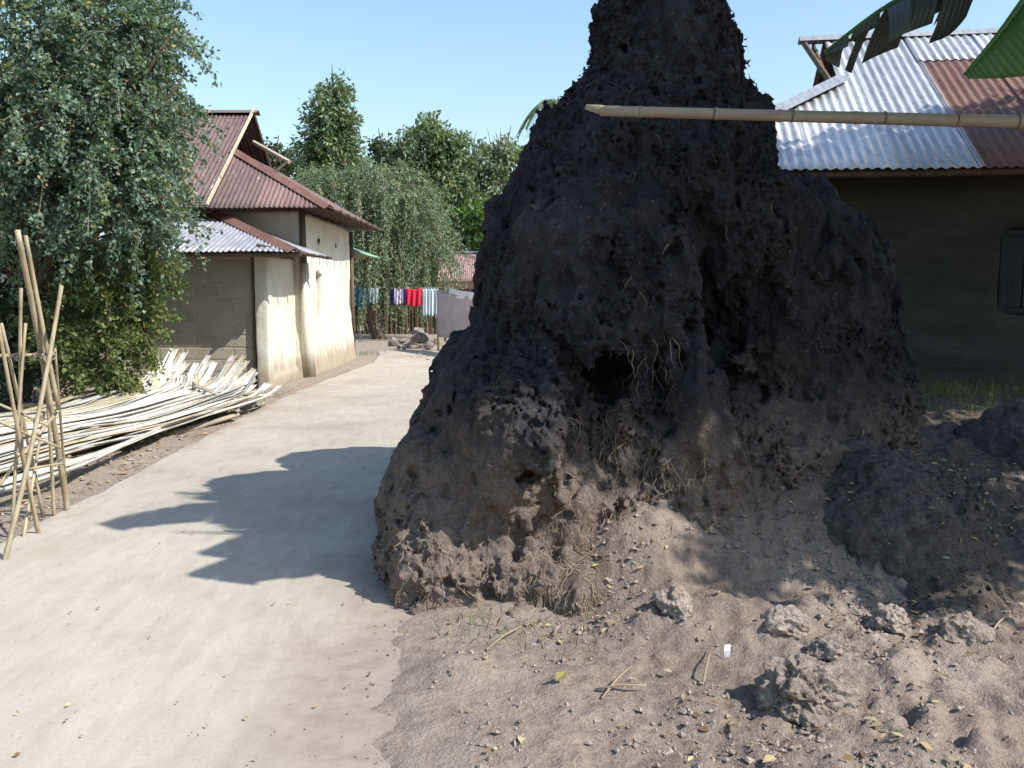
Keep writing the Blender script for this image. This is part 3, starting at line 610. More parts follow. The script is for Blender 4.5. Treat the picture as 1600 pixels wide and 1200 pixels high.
def ann_fn(X, Y, Z):
    p = sd_box(X, Y, Z, (AX1 - 0.22, AY - 0.02, -0.3), (AX1, AY + 0.24, 2.12), 0.03)
    s = sd_box(X, Y, Z, (AX1 - 0.2, AY + 0.2, -0.3), (AX1 - 0.03, 16.25, 2.12), 0.04)
    k = sd_box(X, Y, Z, (AX1 - 0.25, AY + 0.2, -0.3), (AX1 + 0.03, 16.2, 0.18), 0.08)
    return smin(smin(p, s, 0.04), k, 0.06)
mud_walls('pillar_wall', ann_fn, ((-4.3, 14.1, -0.12), (-3.7, 16.4, 2.2)), 0.032, M['lime_mud'], lh, 0.006, 4)
MB().box((AX1 - 0.272, AY + 0.03, 0.0), (AX1 - 0.235, AY + 0.09, 2.1)).build('shadow_slit', M['wood'], lh)  # dark strip painted in for the shadow slit between block wall and pillar
aroof = group_part('annex_roof', lh)
aE = 2.14; aT = 2.9; aY0, aY1 = 13.75, 16.18; aXr = -3.28; aXt = -5.25
vA = Vector((0, aY1 - aY0, aT - aE)); LA = vA.length; vA.normalize()
roof_face(aroof, Vector((-8.2, aY0, aE)), uF, vA, aXr + 8.2, lambda a: LA if -8.2 + a <= aXt else max(0, LA * (aXr - (-8.2 + a)) / (aXr - aXt)), lambda u, k: M['zinc_old'], 0.765, seed=6)
vA2 = Vector((aXt - aXr, 0, aT - aE)); LA2 = vA2.length; vA2.normalize()
roof_face(aroof, Vector((aXr, aY0, aE)), Vector((0, 1, 0)), vA2, aY1 - aY0 - 0.02, lambda a: LA2 * a / (aY1 - aY0), lambda u, k: M['zinc_old'] if u > 1.2 else M['rust'], 0.8, seed=7)
cap_strip('hip_cap', (aXt, aY1 - 0.03, aT + 0.02), (aXr, aY0, aE + 0.01), 0.14, M['rust_red'], aroof, 0.045)
for k in range(4): MB().tube([(-3.95, 14.0 + k * 0.66, 2.26), (aXr + 0.1, 14.0 + k * 0.66, aE - 0.02)], 0.028, 6).build('rafter', M['wood'], aroof)
MB().tube([(-8, aY0 + 0.1, aE - 0.03), (aXr + 0.05, aY0 + 0.1, aE - 0.03)], 0.035, 6).build('eave_beam', M['wood'], aroof)
# small porch at the far end
MB().box((-3.86, 21.45, -0.1), (-3.78, 21.53, 2.35)).build('porch_post', M['palewood'], lh)
MB().box((-3.95, 21.38, -0.1), (-3.7, 21.6, 0.12)).build('post_footing', M['mortar'], lh)
proof = group_part('porch_roof', lh)
vP = Vector((-0.9, 0, 0.32)).normalized()
roof_face(proof, Vector((-3.3, 21.2, 2.33)), Vector((0, 1, 0)), vP, 1.6, lambda a: 1.2, lambda u, k: M['green_sheet'], 0.8, seed=8)
MB().box((-4.4, 21.35, 2.3), (-3.45, 21.42, 2.42)).build('porch_beam', M['palewood'], proof)

# ------------------------------------------------------------------ right house
ROT = math.radians(-9)
ru = Vector((math.cos(ROT), math.sin(ROT), 0)); rv = Vector((-math.sin(ROT), math.cos(ROT), 0)); rO = P(1331, 266, 8.8)
def RH(a, b, z): return rO * 1.0 + ru * a + rv * b + Vector((0, 0, z - rO.z))
rh = empty('tin_roof_house', RH(3, 3, 0.5), 'brown mud house with silver and rusty tin roof behind the mound', 'house')
rroof = group_part('roof', rh)
run, rise = 3.0, 1.98; eZ = rO.z
vS = (rv * run + Vector((0, 0, rise))); LS = vS.length; vS.normalize(); cornA = -1.95; gA = 0.2; tG = 0.62
def rhi(a):
    x = cornA + a
    return LS if x >= gA else max(0.0, LS * tG * (x - cornA) / (gA - cornA))
def rmat(u, k):
    x = cornA + u
    if x < 0.98: return M['zinc']
    return M['zinc'] if k == 1 else M['rust_red']
roof_face(rroof, RH(cornA, 0, eZ), ru, vS, 9.0, rhi, rmat, 0.78, splits=lambda uc: (LS * 0.78 if cornA + uc > 0.98 else None), pitch=0.095, seed=12)
vS2 = (-rv * run + Vector((0, 0, rise))).normalized()
def rhb(a):
    x = cornA + (9.0 - a)
    return LS if x >= gA else max(0.0, LS * tG * (x - cornA) / (gA - cornA))
roof_face(rroof, RH(cornA + 9.0, 2 * run, eZ), -ru, vS2, 9.0, rhb, lambda u, k: M['rust_red'], 0.78, pitch=0.095, seed=13)
gz = eZ + rise * tG; vH = (ru * (gA - cornA) + Vector((0, 0, gz - eZ))); LH = vH.length; vH.normalize()
def rhs(a):
    if a < run * tG: return LH * a / (run * tG)
    if a > 2 * run - run * tG: return LH * (2 * run - a) / (run * tG)
    return LH
roof_face(rroof, RH(cornA, 2 * run, eZ), -rv, vH, 2 * run, rhs, lambda u, k: M['zinc_old'], 0.78, pitch=0.095, seed=14)
cap_strip('ridge_cap', RH(gA - 0.3, run, eZ + rise + 0.02), RH(cornA + 9, run, eZ + rise + 0.02), 0.1, M['zinc_old'], rroof)
cap_strip('hip_cap', RH(gA, run * tG, gz + 0.02), RH(cornA, 0, eZ), 0.15, M['zinc'], rroof, 0.05)
g = MB(); g.v = [RH(gA + .12, run * tG, gz - .05), RH(gA + .12, 2 * run - run * tG, gz - .05), RH(gA + .12, run, eZ + rise - .05)]; g.f = [[0, 1, 2]]; g.build('gable_panel', M['darkhole'], rroof)
for k in range(4):
    t = 0.12 + k * 0.22
    MB().tube([RH(gA - 0.12, run - (run - run * tG) * (1 - t), gz + (rise - rise * tG) * t - .02), RH(gA - 0.12, run, eZ + rise - 0.05 - 0.02 * k)][:2], 0.025, 6).build('gable_batten', M['wood'], rroof)
MB().tube([RH(gA - 0.1, run * tG, gz), RH(gA - 0.25, run, eZ + rise)], 0.035, 6).build('barge_board', M['wood'], rroof)
MB().tube([RH(cornA + .3, 0.12, eZ - 0.02), RH(6.8, 0.12, eZ - 0.02)], 0.04, 6).build('eave_beam', M['wood'], rroof)
wA, wB = -1.5, 0.7
def rh_fn(X, Y, Z):
    Xl = (X - rO.x) * ru.x + (Y - rO.y) * ru.y; Yl = (X - rO.x) * rv.x + (Y - rO.y) * rv.y
    fl = 0.1 * np.clip(1 - (Z - 0.5) / 0.6, 0, 1) ** 2
    out = sd_box(Xl, Yl, Z, (wA, wB, 0), (6.2, 5.3, 3.0), 0.08) - fl
    out = np.minimum(out, sd_box(Xl, Yl, Z, (wA - .12, wB - .14, 0), (6.3, 5.4, 0.98), 0.05))
    inn = sd_box(Xl, Yl, Z, (wA + .3, wB + .3, -1), (5.9, 5.0, 5))
    f = np.maximum(out, -inn)
    return np.maximum(f, -sd_box(Xl, Yl, Z, (1.65, wB - 0.5, 1.33), (2.6, wB + 0.2, 2.2), 0.05))
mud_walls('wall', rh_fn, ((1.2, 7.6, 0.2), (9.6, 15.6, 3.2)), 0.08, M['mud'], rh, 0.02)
def rbox(name, a0, a1, b0, b1, z0, z1, mat, parent):
    mb = MB(); pts = [RH(a0, b0, z0), RH(a1, b0, z0), RH(a1, b1, z0), RH(a0, b1, z0)]
    mb.v = pts + [p + Vector((0, 0, z1 - z0)) for p in pts]; mb.f = [(3,2,1,0),(4,5,6,7),(0,1,5,4),(1,2,6,5),(2,3,7,6),(3,0,4,7)]
    return mb.build(name, mat, parent)
M['shutter'] = simple('dark_shutter_wood', [(0.3, (0.02, 0.026, 0.027)), (0.7, (0.036, 0.044, 0.045))], 5, 5, 0.8, 0.3, 30, 0.01, stretch=(4, 4, 0.5), rnd=0.3)
win = rbox('window', 1.66, 2.6, wB + 0.17, wB + 0.19, 1.33, 2.2, M['darkhole'], rh)
for k in range(5): rbox('shutter_plank', 1.74 + k * 0.17, 1.895 + k * 0.17, wB + 0.13, wB + 0.16, 1.4, 2.13, M['shutter'], win)
for a in ((1.665, 1.73, 1.34, 2.19), (2.53, 2.595, 1.34, 2.19), (1.732, 2.528, 2.135, 2.19), (1.732, 2.528, 1.34, 1.395)): rbox('window_frame', a[0], a[1], wB + 0.1, wB + 0.165, a[2], a[3], M['shutter'], win)

# ------------------------------------------------------------------ trees
def leaves_mesh(name, pos, axis, nrm, ln, wd, lv):
    n = len(pos); axis = axis / (np.linalg.norm(axis, axis=1)[:, None] + 1e-9)
    side = np.cross(axis, nrm); side /= (np.linalg.norm(side, axis=1)[:, None] + 1e-9); nn = np.cross(side, axis)
    ln = np.asarray(ln)[:, None]; wd = np.asarray(wd)[:, None]
    m = pos + axis * ln * 0.45
    V = np.stack([pos, m + side * wd * 0.5 + nn * wd * 0.16, pos + axis * ln, m - side * wd * 0.5 + nn * wd * 0.16], 1).reshape(-1, 3)
    b = np.arange(n) * 4; F_ = np.concatenate([np.stack([b, b + 1, b + 2], 1), np.stack([b, b + 2, b + 3], 1)])
    return mesh_np(name, V, [F_], False, np.repeat(lv, 4))
def rand_in(n, r):
    d = r.normal(size=(n, 3)); d /= np.linalg.norm(d, axis=1)[:, None]; return d
def tree(name, label, cat, base, clumps, mat, leaf=0.045, per=60, blen=0.7, droop=0.5, seed=1, trunk_r=0.15, group=None, fork=0.35, wid=0.6, inner=0.35, parts=('crown',), stems=1, twig=True, jitter=1.0, barkmat=None):
    r = np.random.RandomState(seed); rr = random.Random(seed)
    base = Vector(base); root = empty(name, base, label, cat, group)
    allp = []; alla = []; alln = []; alll = []; twg = MB()
    cen = sum((c for c, _, _ in clumps), Vector()) / len(clumps)
    zmin = min(c.z - rad[2] for c, rad, _ in clumps)
    fk = base + (cen - base) * fork; fk.z = base.z + (cen.z - base.z) * fork
    for s in range(stems):
        off = Vector((rr.uniform(-1, 1), rr.uniform(-1, 1), 0)) * trunk_r * (1.6 if stems > 1 else 0)
        pts = [base + off * 0.6 + Vector((0, 0, -0.15)), base + off + (fk - base) * 0.05, base + off * 1.4 + (fk - base) * 0.5 + Vector((rr.uniform(-1, 1), rr.uniform(-1, 1), 0)) * trunk_r * 0.7, fk + off * 1.8]
        MB().tube(pts, [trunk_r * 1.5, trunk_r * 1.1, trunk_r * 0.9, trunk_r * 0.75], 10).build('trunk', barkmat or M['bark'], root, True)
    for c, rad, nb in clumps:
        mid = fk + (c - fk) * 0.5 + Vector((rr.uniform(-1, 1), rr.uniform(-1, 1), rr.uniform(0, 1))) * 0.12 * (c - fk).length
        MB().tube([fk - (c - fk) * 0.03, mid, c, c + (c - mid) * 0.5], [trunk_r * 0.6, trunk_r * 0.42, trunk_r * 0.25, trunk_r * 0.08], 7).build('branch', barkmat or M['bark'], root, True)
        d = rand_in(nb, r); k = inner + (1 - inner) * r.rand(nb) ** 0.5
        S = np.array(c) + d * np.array(rad) * k[:, None] * np.clip(1 - blen * 0.45 / np.mean(rad), 0.4, 1)
        D = d + r.normal(size=(nb, 3)) * 0.55; D[:, 2] += 0.15; D /= np.linalg.norm(D, axis=1)[:, None]
        L = blen * r.uniform(0.55, 1.2, nb)
        t = r.rand(nb, per) ** 0.8
        p = S[:, None] + D[:, None] * (L[:, None] * t)[..., None]; p[..., 2] -= droop * L[:, None] * t ** 2
        p = p + r.normal(size=p.shape) * leaf * 0.55 * jitter
        tan = np.repeat(D[:, None], per, 1).copy(); tan[..., 2] -= 2 * droop * t
        a = tan * 0.5 + r.normal(size=p.shape) * 0.75
        bl = r.rand(nb, 1) * 0.45 + r.rand(nb, per) * 0.55
        allp.append(p.reshape(-1, 3)); alla.append(a.reshape(-1, 3)); alll.append(bl.ravel())
        if twig:
            for i in range(0, nb, 2):
                tt = [0, 0.5, 1.0]; pts = []
                for q_ in tt:
                    v = S[i] + D[i] * L[i] * q_; v[2] -= droop * L[i] * q_ ** 2; pts.append(Vector(v))
                twg.tube(pts, [leaf * 0.16, leaf * 0.11, leaf * 0.05], 3, False)
    p = np.concatenate(allp); a = np.concatenate(alla); lv = np.concatenate(alll); lv = np.clip(lv * 0.97, 0, 1); lv[r.rand(len(lv)) < 0.02] = 1.0
    nn = r.normal(size=p.shape) * 0.7; nn[:, 2] += 0.8
    ls = leaf * r.uniform(0.7, 1.25, len(p))
    link('crown', leaves_mesh('crown', p, a, nn, ls, ls * wid, lv), mat, root)
    if twig: tag(twg.build('twigs', M['twig'], root), kind='stuff')
    return root
def cl(px, py, d, rx, ry, rd, n):
    return (P(px, py, d), (rx * d / F, rd, ry * d / F), n)
# big jujube on the left
tree('jujube_tree', 'large grey-green leafy tree overhanging the left house', 'tree', (-6.9, 12.3, 0),
     [cl(20, 40, 11.6, 150, 170, 1.3, 210), cl(150, 50, 11.4, 120, 130, 1.1, 190), cl(90, 190, 11.2, 150, 120, 1.2, 230), cl(205, 150, 11.3, 85, 90, 0.9, 120), cl(165, 270, 11.0, 110, 90, 0.9, 180),
      cl(40, 300, 11.3, 120, 100, 1.0, 140), cl(200, 335, 10.9, 75, 45, 0.6, 70), cl(225, 200, 11.2, 55, 45, 0.5, 40), cl(-120, 120, 12, 180, 200, 1.6, 120), cl(235, 30, 11.6, 50, 60, 0.5, 40)],
     M['jujube'], 0.062, 70, 0.75, 0.55, 21, 0.17, wid=0.68)
tree('vine_shrub', 'yellow-green bush under the big tree beside the block wall', 'shrub', (-5.2, 11.6, 0),
     [cl(165, 470, 11.3, 75, 80, 0.5, 70), cl(150, 560, 11.0, 80, 55, 0.5, 70), cl(215, 410, 11.3, 55, 45, 0.4, 45), cl(110, 520, 11.5, 60, 80, 0.5, 40), cl(215, 510, 11.2, 45, 50, 0.35, 35)],
     M['yellowleaf'], 0.062, 55, 0.5, 0.3, 22, 0.03, wid=0.7, stems=3)
tree('dark_shrub', 'dark bush in deep shade behind the bamboo canes', 'shrub', (-7.6, 12.2, 0),
     [cl(30, 430, 12.2, 110, 90, 0.7, 90), cl(20, 540, 12.0, 110, 70, 0.6, 80), cl(110, 430, 12.4, 80, 80, 0.6, 60), cl(-110, 470, 12.2, 110, 130, 0.8, 70)],
     M['darkleaf'], 0.075, 50, 0.55, 0.3, 23, 0.04, wid=0.7, stems=3)
# drooping tree across the yard
tree('drooping_tree', 'grey-green weeping tree on two stems above the washing line', 'tree', tuple(G(602, 527, 0.05)),
     [cl(570, 330, 28.5, 90, 60, 1.6, 170), cl(500, 295, 28.5, 65, 48, 1.4, 130), cl(640, 335, 28.5, 68, 65, 1.4, 150), cl(590, 282, 28.5, 90, 38, 1.5, 130), cl(580, 390, 27.8, 70, 45, 1.2, 90), cl(665, 390, 28.2, 45, 50, 1.0, 80), cl(530, 370, 28.5, 50, 60, 1.2, 60)],
     M['olive'], 0.095, 75, 1.3, 1.1, 31, 0.16, wid=0.45, stems=2, fork=0.5)
bg = 'trees on the skyline behind the yard'
def far_tree(name, label, base_px, d, clumps, mat, leaf, per, seed, **k):
    b = P(base_px, 450, d); b.z = 0
    return tree(name, label, 'tree', tuple(b), clumps, mat, leaf, per, k.pop('blen', 1.2), k.pop('droop', 0.5), seed, k.pop('tr', 0.22), bg, **k)
far_tree('conical_tree', 'tall narrow cone-shaped tree rising above the weeping tree', 518, 44, [cl(521, 150, 44, 26, 32, 0.9, 45), cl(520, 190, 44, 40, 34, 1.3, 70), cl(516, 228, 44, 47, 34, 1.5, 90), cl(518, 262, 44, 48, 34, 1.5, 80), cl(520, 310, 44, 48, 40, 1.5, 60)], M['midleaf'], 0.3, 26, 41, droop=0.7, wid=0.45, blen=1.1, fork=0.5)
far_tree('dark_tree', 'small dark flat-topped tree between the cone-shaped and rounded trees', 602, 48, [cl(598, 236, 48, 30, 17, 1.0, 40), cl(622, 250, 48, 30, 18, 1.0, 35), cl(605, 275, 48, 34, 30, 1.0, 35)], M['darkleaf'], 0.26, 26, 42, blen=0.9, wid=0.5)
far_tree('round_tree', 'rounded mid-green tree right of the dark flat-topped tree', 680, 40, [cl(672, 222, 40, 40, 32, 1.3, 80), cl(705, 240, 40, 30, 35, 1.2, 60), cl(680, 275, 40, 55, 45, 1.5, 110), cl(700, 330, 40, 60, 45, 1.4, 90), cl(645, 270, 40, 30, 45, 1.1, 50)], M['midleaf'], 0.24, 30, 43, wid=0.5)
far_tree('hazy_tree', 'pale tree with bare twig tips partly hidden by the mound', 765, 43, [cl(765, 258, 43, 45, 30, 1.3, 70), cl(775, 310, 43, 60, 50, 1.5, 90), cl(735, 285, 43, 28, 40, 1.1, 50), cl(790, 240, 43, 30, 20, 1, 30)], M['olive'], 0.24, 28, 44, wid=0.5)
far_tree('bright_bush', 'bright green broad-leaved bush behind the small far hut', 735, 39.5, [cl(735, 355, 39.5, 40, 32, 1.0, 60), cl(715, 385, 39.5, 40, 30, 1.0, 50), cl(760, 380, 39.5, 40, 32, 1.0, 50)], M['brightleaf'], 0.3, 26, 45, wid=0.6, tr=0.1)
far_tree('gable_tree', 'distant tree showing just behind the gable of the rusty roof', 432, 40, [cl(430, 250, 40, 30, 22, 1.0, 50), cl(450, 290, 40, 50, 45, 1.4, 70), cl(400, 290, 40, 45, 45, 1.3, 50)], M['darkleaf'], 0.24, 28, 46, wid=0.5)
for i, (px, py, d, lab) in enumerate([(360, 380, 55, 'low background tree behind the rusty roofed house'), (560, 370, 52, 'background tree directly behind the weeping tree'), (660, 390, 56, 'background tree behind the right side of the weeping tree'), (820, 350, 55, 'background tree behind the left flank of the mound'), (930, 360, 60, 'background tree hidden behind the middle of the mound'), (200, 340, 60, 'background tree behind the big tree beside the house'), (40, 340, 58, 'background tree behind the big tree at the left edge')]):
    far_tree('background_tree', lab, px, d, [cl(px, py, d, 75, 45, 2.0, 70), cl(px + 25, py + 45, d, 85, 45, 2.0, 70), cl(px - 30, py + 30, d, 70, 45, 2.0, 60)], M['darkleaf'] if i % 2 else M['midleaf'], 0.34, 24, 60 + i, wid=0.5, twig=False)
# bare twig tips above the hazy tree
mb = MB(); rr = random.Random(9)
for px0 in (738, 745, 778, 786, 790):
    p = P(px0, 250, 42.5)
    for k in range(4):
        q2 = p + Vector((rr.uniform(-0.5, 0.5), rr.uniform(-.3, .3), rr.uniform(0.7, 1.5))); mb.tube([p, p + (q2 - p) * 0.5 + Vector((rr.uniform(-.15, .15), 0, 0)), q2], [0.03, 0.022, 0.01], 4, False)
hz_tree = [o for o in C.objects if o.name == 'hazy_tree'][0]; tag(mb.build('bare_twigs', M['twig'], hz_tree), kind='stuff')
# palm behind the mound
pb = P(868, 450, 36); pb.z = 0; palm = empty('palm_tree', pb, 'palm with drooping fronds showing behind the left shoulder of the mound', 'palm')
top = P(868, 158, 36)
MB().tube([pb, pb + Vector((0.1, 0, 4)), top], [0.14, 0.11, 0.08], 9).build('trunk', M['bark'], palm, True)
for k in range(9):
    a = 2 * math.pi * k / 9 + 0.2; d = Vector((math.cos(a), math.sin(a), 0)); pts = [top + d * s * 1.4 + Vector((0, 0, 0.75 * s - 1.9 * s * s)) for s in np.linspace(0, 1, 8)]
    pos = []; axs = []; 
    for i in range(7):
        for s in np.linspace(0, 1, 6, endpoint=False):
            q2 = pts[i].lerp(pts[i + 1], s)
            for sg in (-1, 1): pos.append(q2); axs.append(Vector((-d.y * sg, d.x * sg, -0.9)) + d * 0.5)
    n_ = len(pos); link('frond', leaves_mesh('frond', np.array(pos), np.array(axs), np.tile([0, 0, 1.0], (n_, 1)), np.full(n_, 0.45), np.full(n_, 0.06), NR.rand(n_) * 0.9), M['olive'], palm)
# shade trees standing right of the frame (their shadow lies over the mound, the roof and the heap)
tree('shade_tree', 'broad shade tree standing just right of the view', 'tree', (7.0, 3.6, 0.2),
     [(Vector((5.7, 3.05, 4.65)), (1.0, 0.5, 0.42), 80), (Vector((5.2, 3.9, 5.2)), (1.0, 0.6, 0.6), 90), (Vector((6.5, 3.4, 5.1)), (1.1, 0.7, 0.7), 80), (Vector((4.7, 3.1, 6.05)), (0.9, 0.45, 0.42), 70), (Vector((4.9, 3.7, 6.8)), (0.9, 0.6, 0.6), 70), (Vector((6.2, 4.2, 6.1)), (1.3, 0.9, 0.9), 90), (Vector((6.6, 4.7, 5.0)), (1.2, 0.8, 0.8), 80)],
     M['midleaf'], 0.14, 45, 0.55, 0.3, 71, 0.17, wid=0.6)
tree('shade_tree', 'second shade tree right of the view beside the mud house', 'tree', (9.5, 7.6, 0.5),
     [(Vector((8.4, 8.0, 5.6)), (1.5, 1.0, 0.9), 90), (Vector((9.6, 7.9, 6.2)), (1.5, 1.3, 1.0), 90), (Vector((8.3, 7.2, 5.6)), (1.2, 1.0, 0.9), 80), (Vector((7.0, 7.1, 7.0)), (1.1, 0.7, 0.7), 80), (Vector((8.0, 7.4, 6.7)), (1.1, 0.7, 0.8), 80), (Vector((8.2, 6.7, 4.9)), (1.2, 0.8, 0.6), 70), (Vector((6.8, 6.2, 4.9)), (1.1, 0.7, 0.5), 70)],
     M['midleaf'], 0.14, 45, 0.7, 0.3, 72, 0.17, wid=0.6)

# ------------------------------------------------------------------ banana plant at the upper right
ban = empty('banana_plant', (3.75, 4.75, 0.1), 'banana plant reaching into the top right corner with torn leaves', 'banana plant')
MB().tube([(3.75, 4.75, -0.1), (3.76, 4.75, 0.8), (3.7, 4.7, 1.9), (3.6, 4.6, 2.7)], [0.15, 0.13, 0.1, 0.07], 12).build('stem', M['banana'], ban, True)
def banana_leaf(pts, width, hang, seed, segs=46, tear=0.3, torn=0.5, gaps=0.0, sides=None, mat='banana'):
    """midrib through pts; blade strips hang off both sides, torn between the veins"""
    r = random.Random(seed); pts = [Vector(p) for p in pts]
    def at(t):
        k = t * (len(pts) - 1); i = min(int(k), len(pts) - 2); u = k - i
        p0 = pts[max(i - 1, 0)]; p1 = pts[i]; p2 = pts[i + 1]; p3 = pts[min(i + 2, len(pts) - 1)]
        return 0.5 * ((2 * p1) + (p2 - p0) * u + (2 * p0 - 5 * p1 + 4 * p2 - p3) * u * u + (3 * p1 - p0 - 3 * p2 + p3) * u ** 3)
    mb = MB(); rib = MB()
    rib.tube([at(t) for t in np.linspace(0, 1, 24)], [0.022 * (1 - 0.8 * t) + 0.003 for t in np.linspace(0, 1, 24)], 6)
    for sg in (0, 1):
        hg = hang[sg]; group = 0; dh = 0; lenf = 1
        left = 0; split = True; prev = None
        for i in range(segs):
            ta, tb = 0.16 + 0.84 * i / segs, 0.16 + 0.84 * (i + 1) / segs
            if left <= 0:
                left = r.randint(2, 7); dh = r.uniform(-tear, tear); lenf = r.uniform(1 - torn, 1.0); split = True
                if r.random() < gaps: left = r.randint(2, 6); continue
            left -= 1
            row = []
            for tt in (ta, tb):
                tan = (at(min(tt + .01, 1)) - at(tt - .01)).normalized(); sd = tan.cross(Vector((0, 0, 1))).normalized() * (1 if sg else -1)
                if sides: sd = Vector(sides[sg]); sd = (sd - tan * sd.dot(tan)).normalized()
                wv = width * math.sin(math.pi * min(1, (0.12 + 0.86 * (1 - abs(2 * (tt - 0.16) / 0.84 - 0.9) ** 1.6 * 0.55)) * 0.5)) * max(0.15, min(1, (1.02 - tt) * 5)) * lenf
                ang = hg + dh; p = at(tt); strip = [p]
                for s in range(1, 5):
                    a2 = ang * (0.45 + 0.75 * s / 4); dirv = sd * math.cos(a2) + Vector((0, 0, -math.sin(a2))) + tan * 0.28
                    strip.append(strip[-1] + dirv * wv / 4)
                row.append(strip)
            if not split and prev is not None: row[0] = prev
            n0 = len(mb.v)
            for s in row: mb.v.extend(s)
            for s in range(4): mb.f.append([n0 + s, n0 + 5 + s, n0 + 6 + s, n0 + 1 + s])
            prev = row[1]; split = False
    o = mb.build('leaf_blade', M[mat], ban, True); md = o.modifiers.new('thickness', 'SOLIDIFY'); md.thickness = 0.0015
    put_rib = rib.build('midrib', M['banana'], o, True)
    return o
top = Vector((3.6, 4.6, 2.7))
banana_leaf([top, (3.2, 4.4, 3.25), (2.4, 4.0, 3.5), (1.75, 3.75, 3.4), (1.13, 3.5, 3.25)], 0.4, (0.15, 0.2), 14, tear=0.1, torn=0.15)
banana_leaf([top, (3.0, 4.25, 3.6), (2.3, 4.0, 3.95), (1.5, 3.7, 3.75)], 0.42, (0.15, 0.2), 16, tear=0.1, torn=0.15)
banana_leaf([top, (3.2, 4.5, 4.0), (2.5, 4.3, 4.8), (1.85, 4.15, 4.8), (1.26, 4.07, 4.5)], 0.34, (0.15, 0.2), 15, tear=0.15, torn=0.3)
banana_leaf([top, (3.3, 4.55, 3.1), P(1600, -115, 4.5), P(1485, -38, 4.45), P(1385, 10, 4.45), P(1288, 82, 4.45)], 0.32, (1.2, 1.35), 4, tear=0.5, torn=0.75, gaps=0.55, mat='banana_shaded')
banana_leaf([top, (3.3, 4.5, 3.25), P(1715, -190, 4.2), P(1637, -60, 4.15), P(1578, 30, 4.1), P(1508, 116, 4.1)], 0.3, (0.1, 0.1), 8, tear=0.04, torn=0.08, sides=((0.35, 0.9, 0.25), (0.9, -0.25, -0.3)))
banana_leaf([top, (4.0, 4.9, 3.4), (4.4, 5.2, 3.6), (4.8, 5.6, 3.3)], 0.3, (0.4, 0.5), 6)
banana_leaf([top, (3.7, 5.0, 3.5), (3.9, 5.5, 3.9), (4.3, 6.0, 3.8), (4.6, 6.4, 3.3)], 0.34, (0.4, 0.5), 7)
banana_leaf([top, (3.85, 4.7, 3.6), (4.5, 4.9, 4.2), (5.1, 5.0, 4.2), (5.7, 5.0, 3.7)], 0.34, (0.4, 0.5), 9)

# ------------------------------------------------------------------ bamboo pole stuck out in front of the mound
def cane_mesh(mb, a, b, r0, r1, node=0.3, k=9, bend=0.0, seed=0):
    a = Vector(a); b = Vector(b); L = (b - a).length; rr = random.Random(seed); n = max(2, int(L / node)); pts = []; rad = []
    off = Vector((rr.uniform(-1, 1), rr.uniform(-1, 1), rr.uniform(-1, 1))) * bend * L
    nodes = sorted([min(0.98, max(0.02, (i + 0.5 + rr.uniform(-.15, .15)) / n)) for i in range(n)])
    ts = [0.0]
    for t in nodes: ts += [t - 0.012 / L * 1.3, t, t + 0.012 / L * 1.3]
    ts.append(1.0)
    for i, t in enumerate(ts):
        p = a.lerp(b, t) + off * 4 * t * (1 - t); rd = r0 + (r1 - r0) * t
        if i not in (0, len(ts) - 1) and (i - 2) % 3 == 0: rd *= 1.16
        pts.append(p); rad.append(rd)
    mb.tube(pts, rad, k)
bp0 = P(938, 173, 4.72); bp1 = P(1600, 190, 4.55); bpe = bp0 + (bp1 - bp0) * 1.28
mb = MB(); cane_mesh(mb, bp0, bpe, 0.026, 0.034, 0.36, 12, 0.003, 3)
tip = P(915, 167, 4.735); mb.tube([tip + Vector((0.0, 0, 0)), bp0 + Vector((-0.005, 0, 0.006)), bp0 + Vector((0.02, 0, 0))], [0.013, 0.0235, 0.026], 12)
pole = tag(mb.build('bamboo_pole', M['pole'], None, True),  'long bamboo pole lying level across the front of the mound', 'bamboo pole')
for t_ in (0.075, 0.215, 0.36, 0.53, 0.66, 0.77, 0.9):
    c_ = bp0.lerp(bpe, t_); dv = (bpe - bp0).normalized(); rr_ = 0.0262 + 0.008 * t_
    MB().tube([c_ - dv * 0.006, c_, c_ + dv * 0.006], [rr_ * 1.05, rr_ * 1.17, rr_ * 1.05], 12).build('node_ring', M['node'], pole, True)
mb = MB(); pz = bpe.z - 0.02; px_ = bpe + (bp0 - bpe).normalized() * 0.12
cane_mesh(mb, (px_.x, px_.y - 0.075, hz(px_.x, px_.y) - 0.1), (px_.x, px_.y - 0.075, pz + 0.12), 0.035, 0.03, 0.35, 10)
cane_mesh(mb, (px_.x + 0.1, px_.y - 0.04, pz - 0.045 ), (px_.x - 0.1, px_.y - 0.04, pz - 0.045), 0.015, 0.015, 0.3, 6)
tag(mb.build('bamboo_post', M['cane'], None, True), 'upright bamboo post holding up the right end of the pole', 'post')

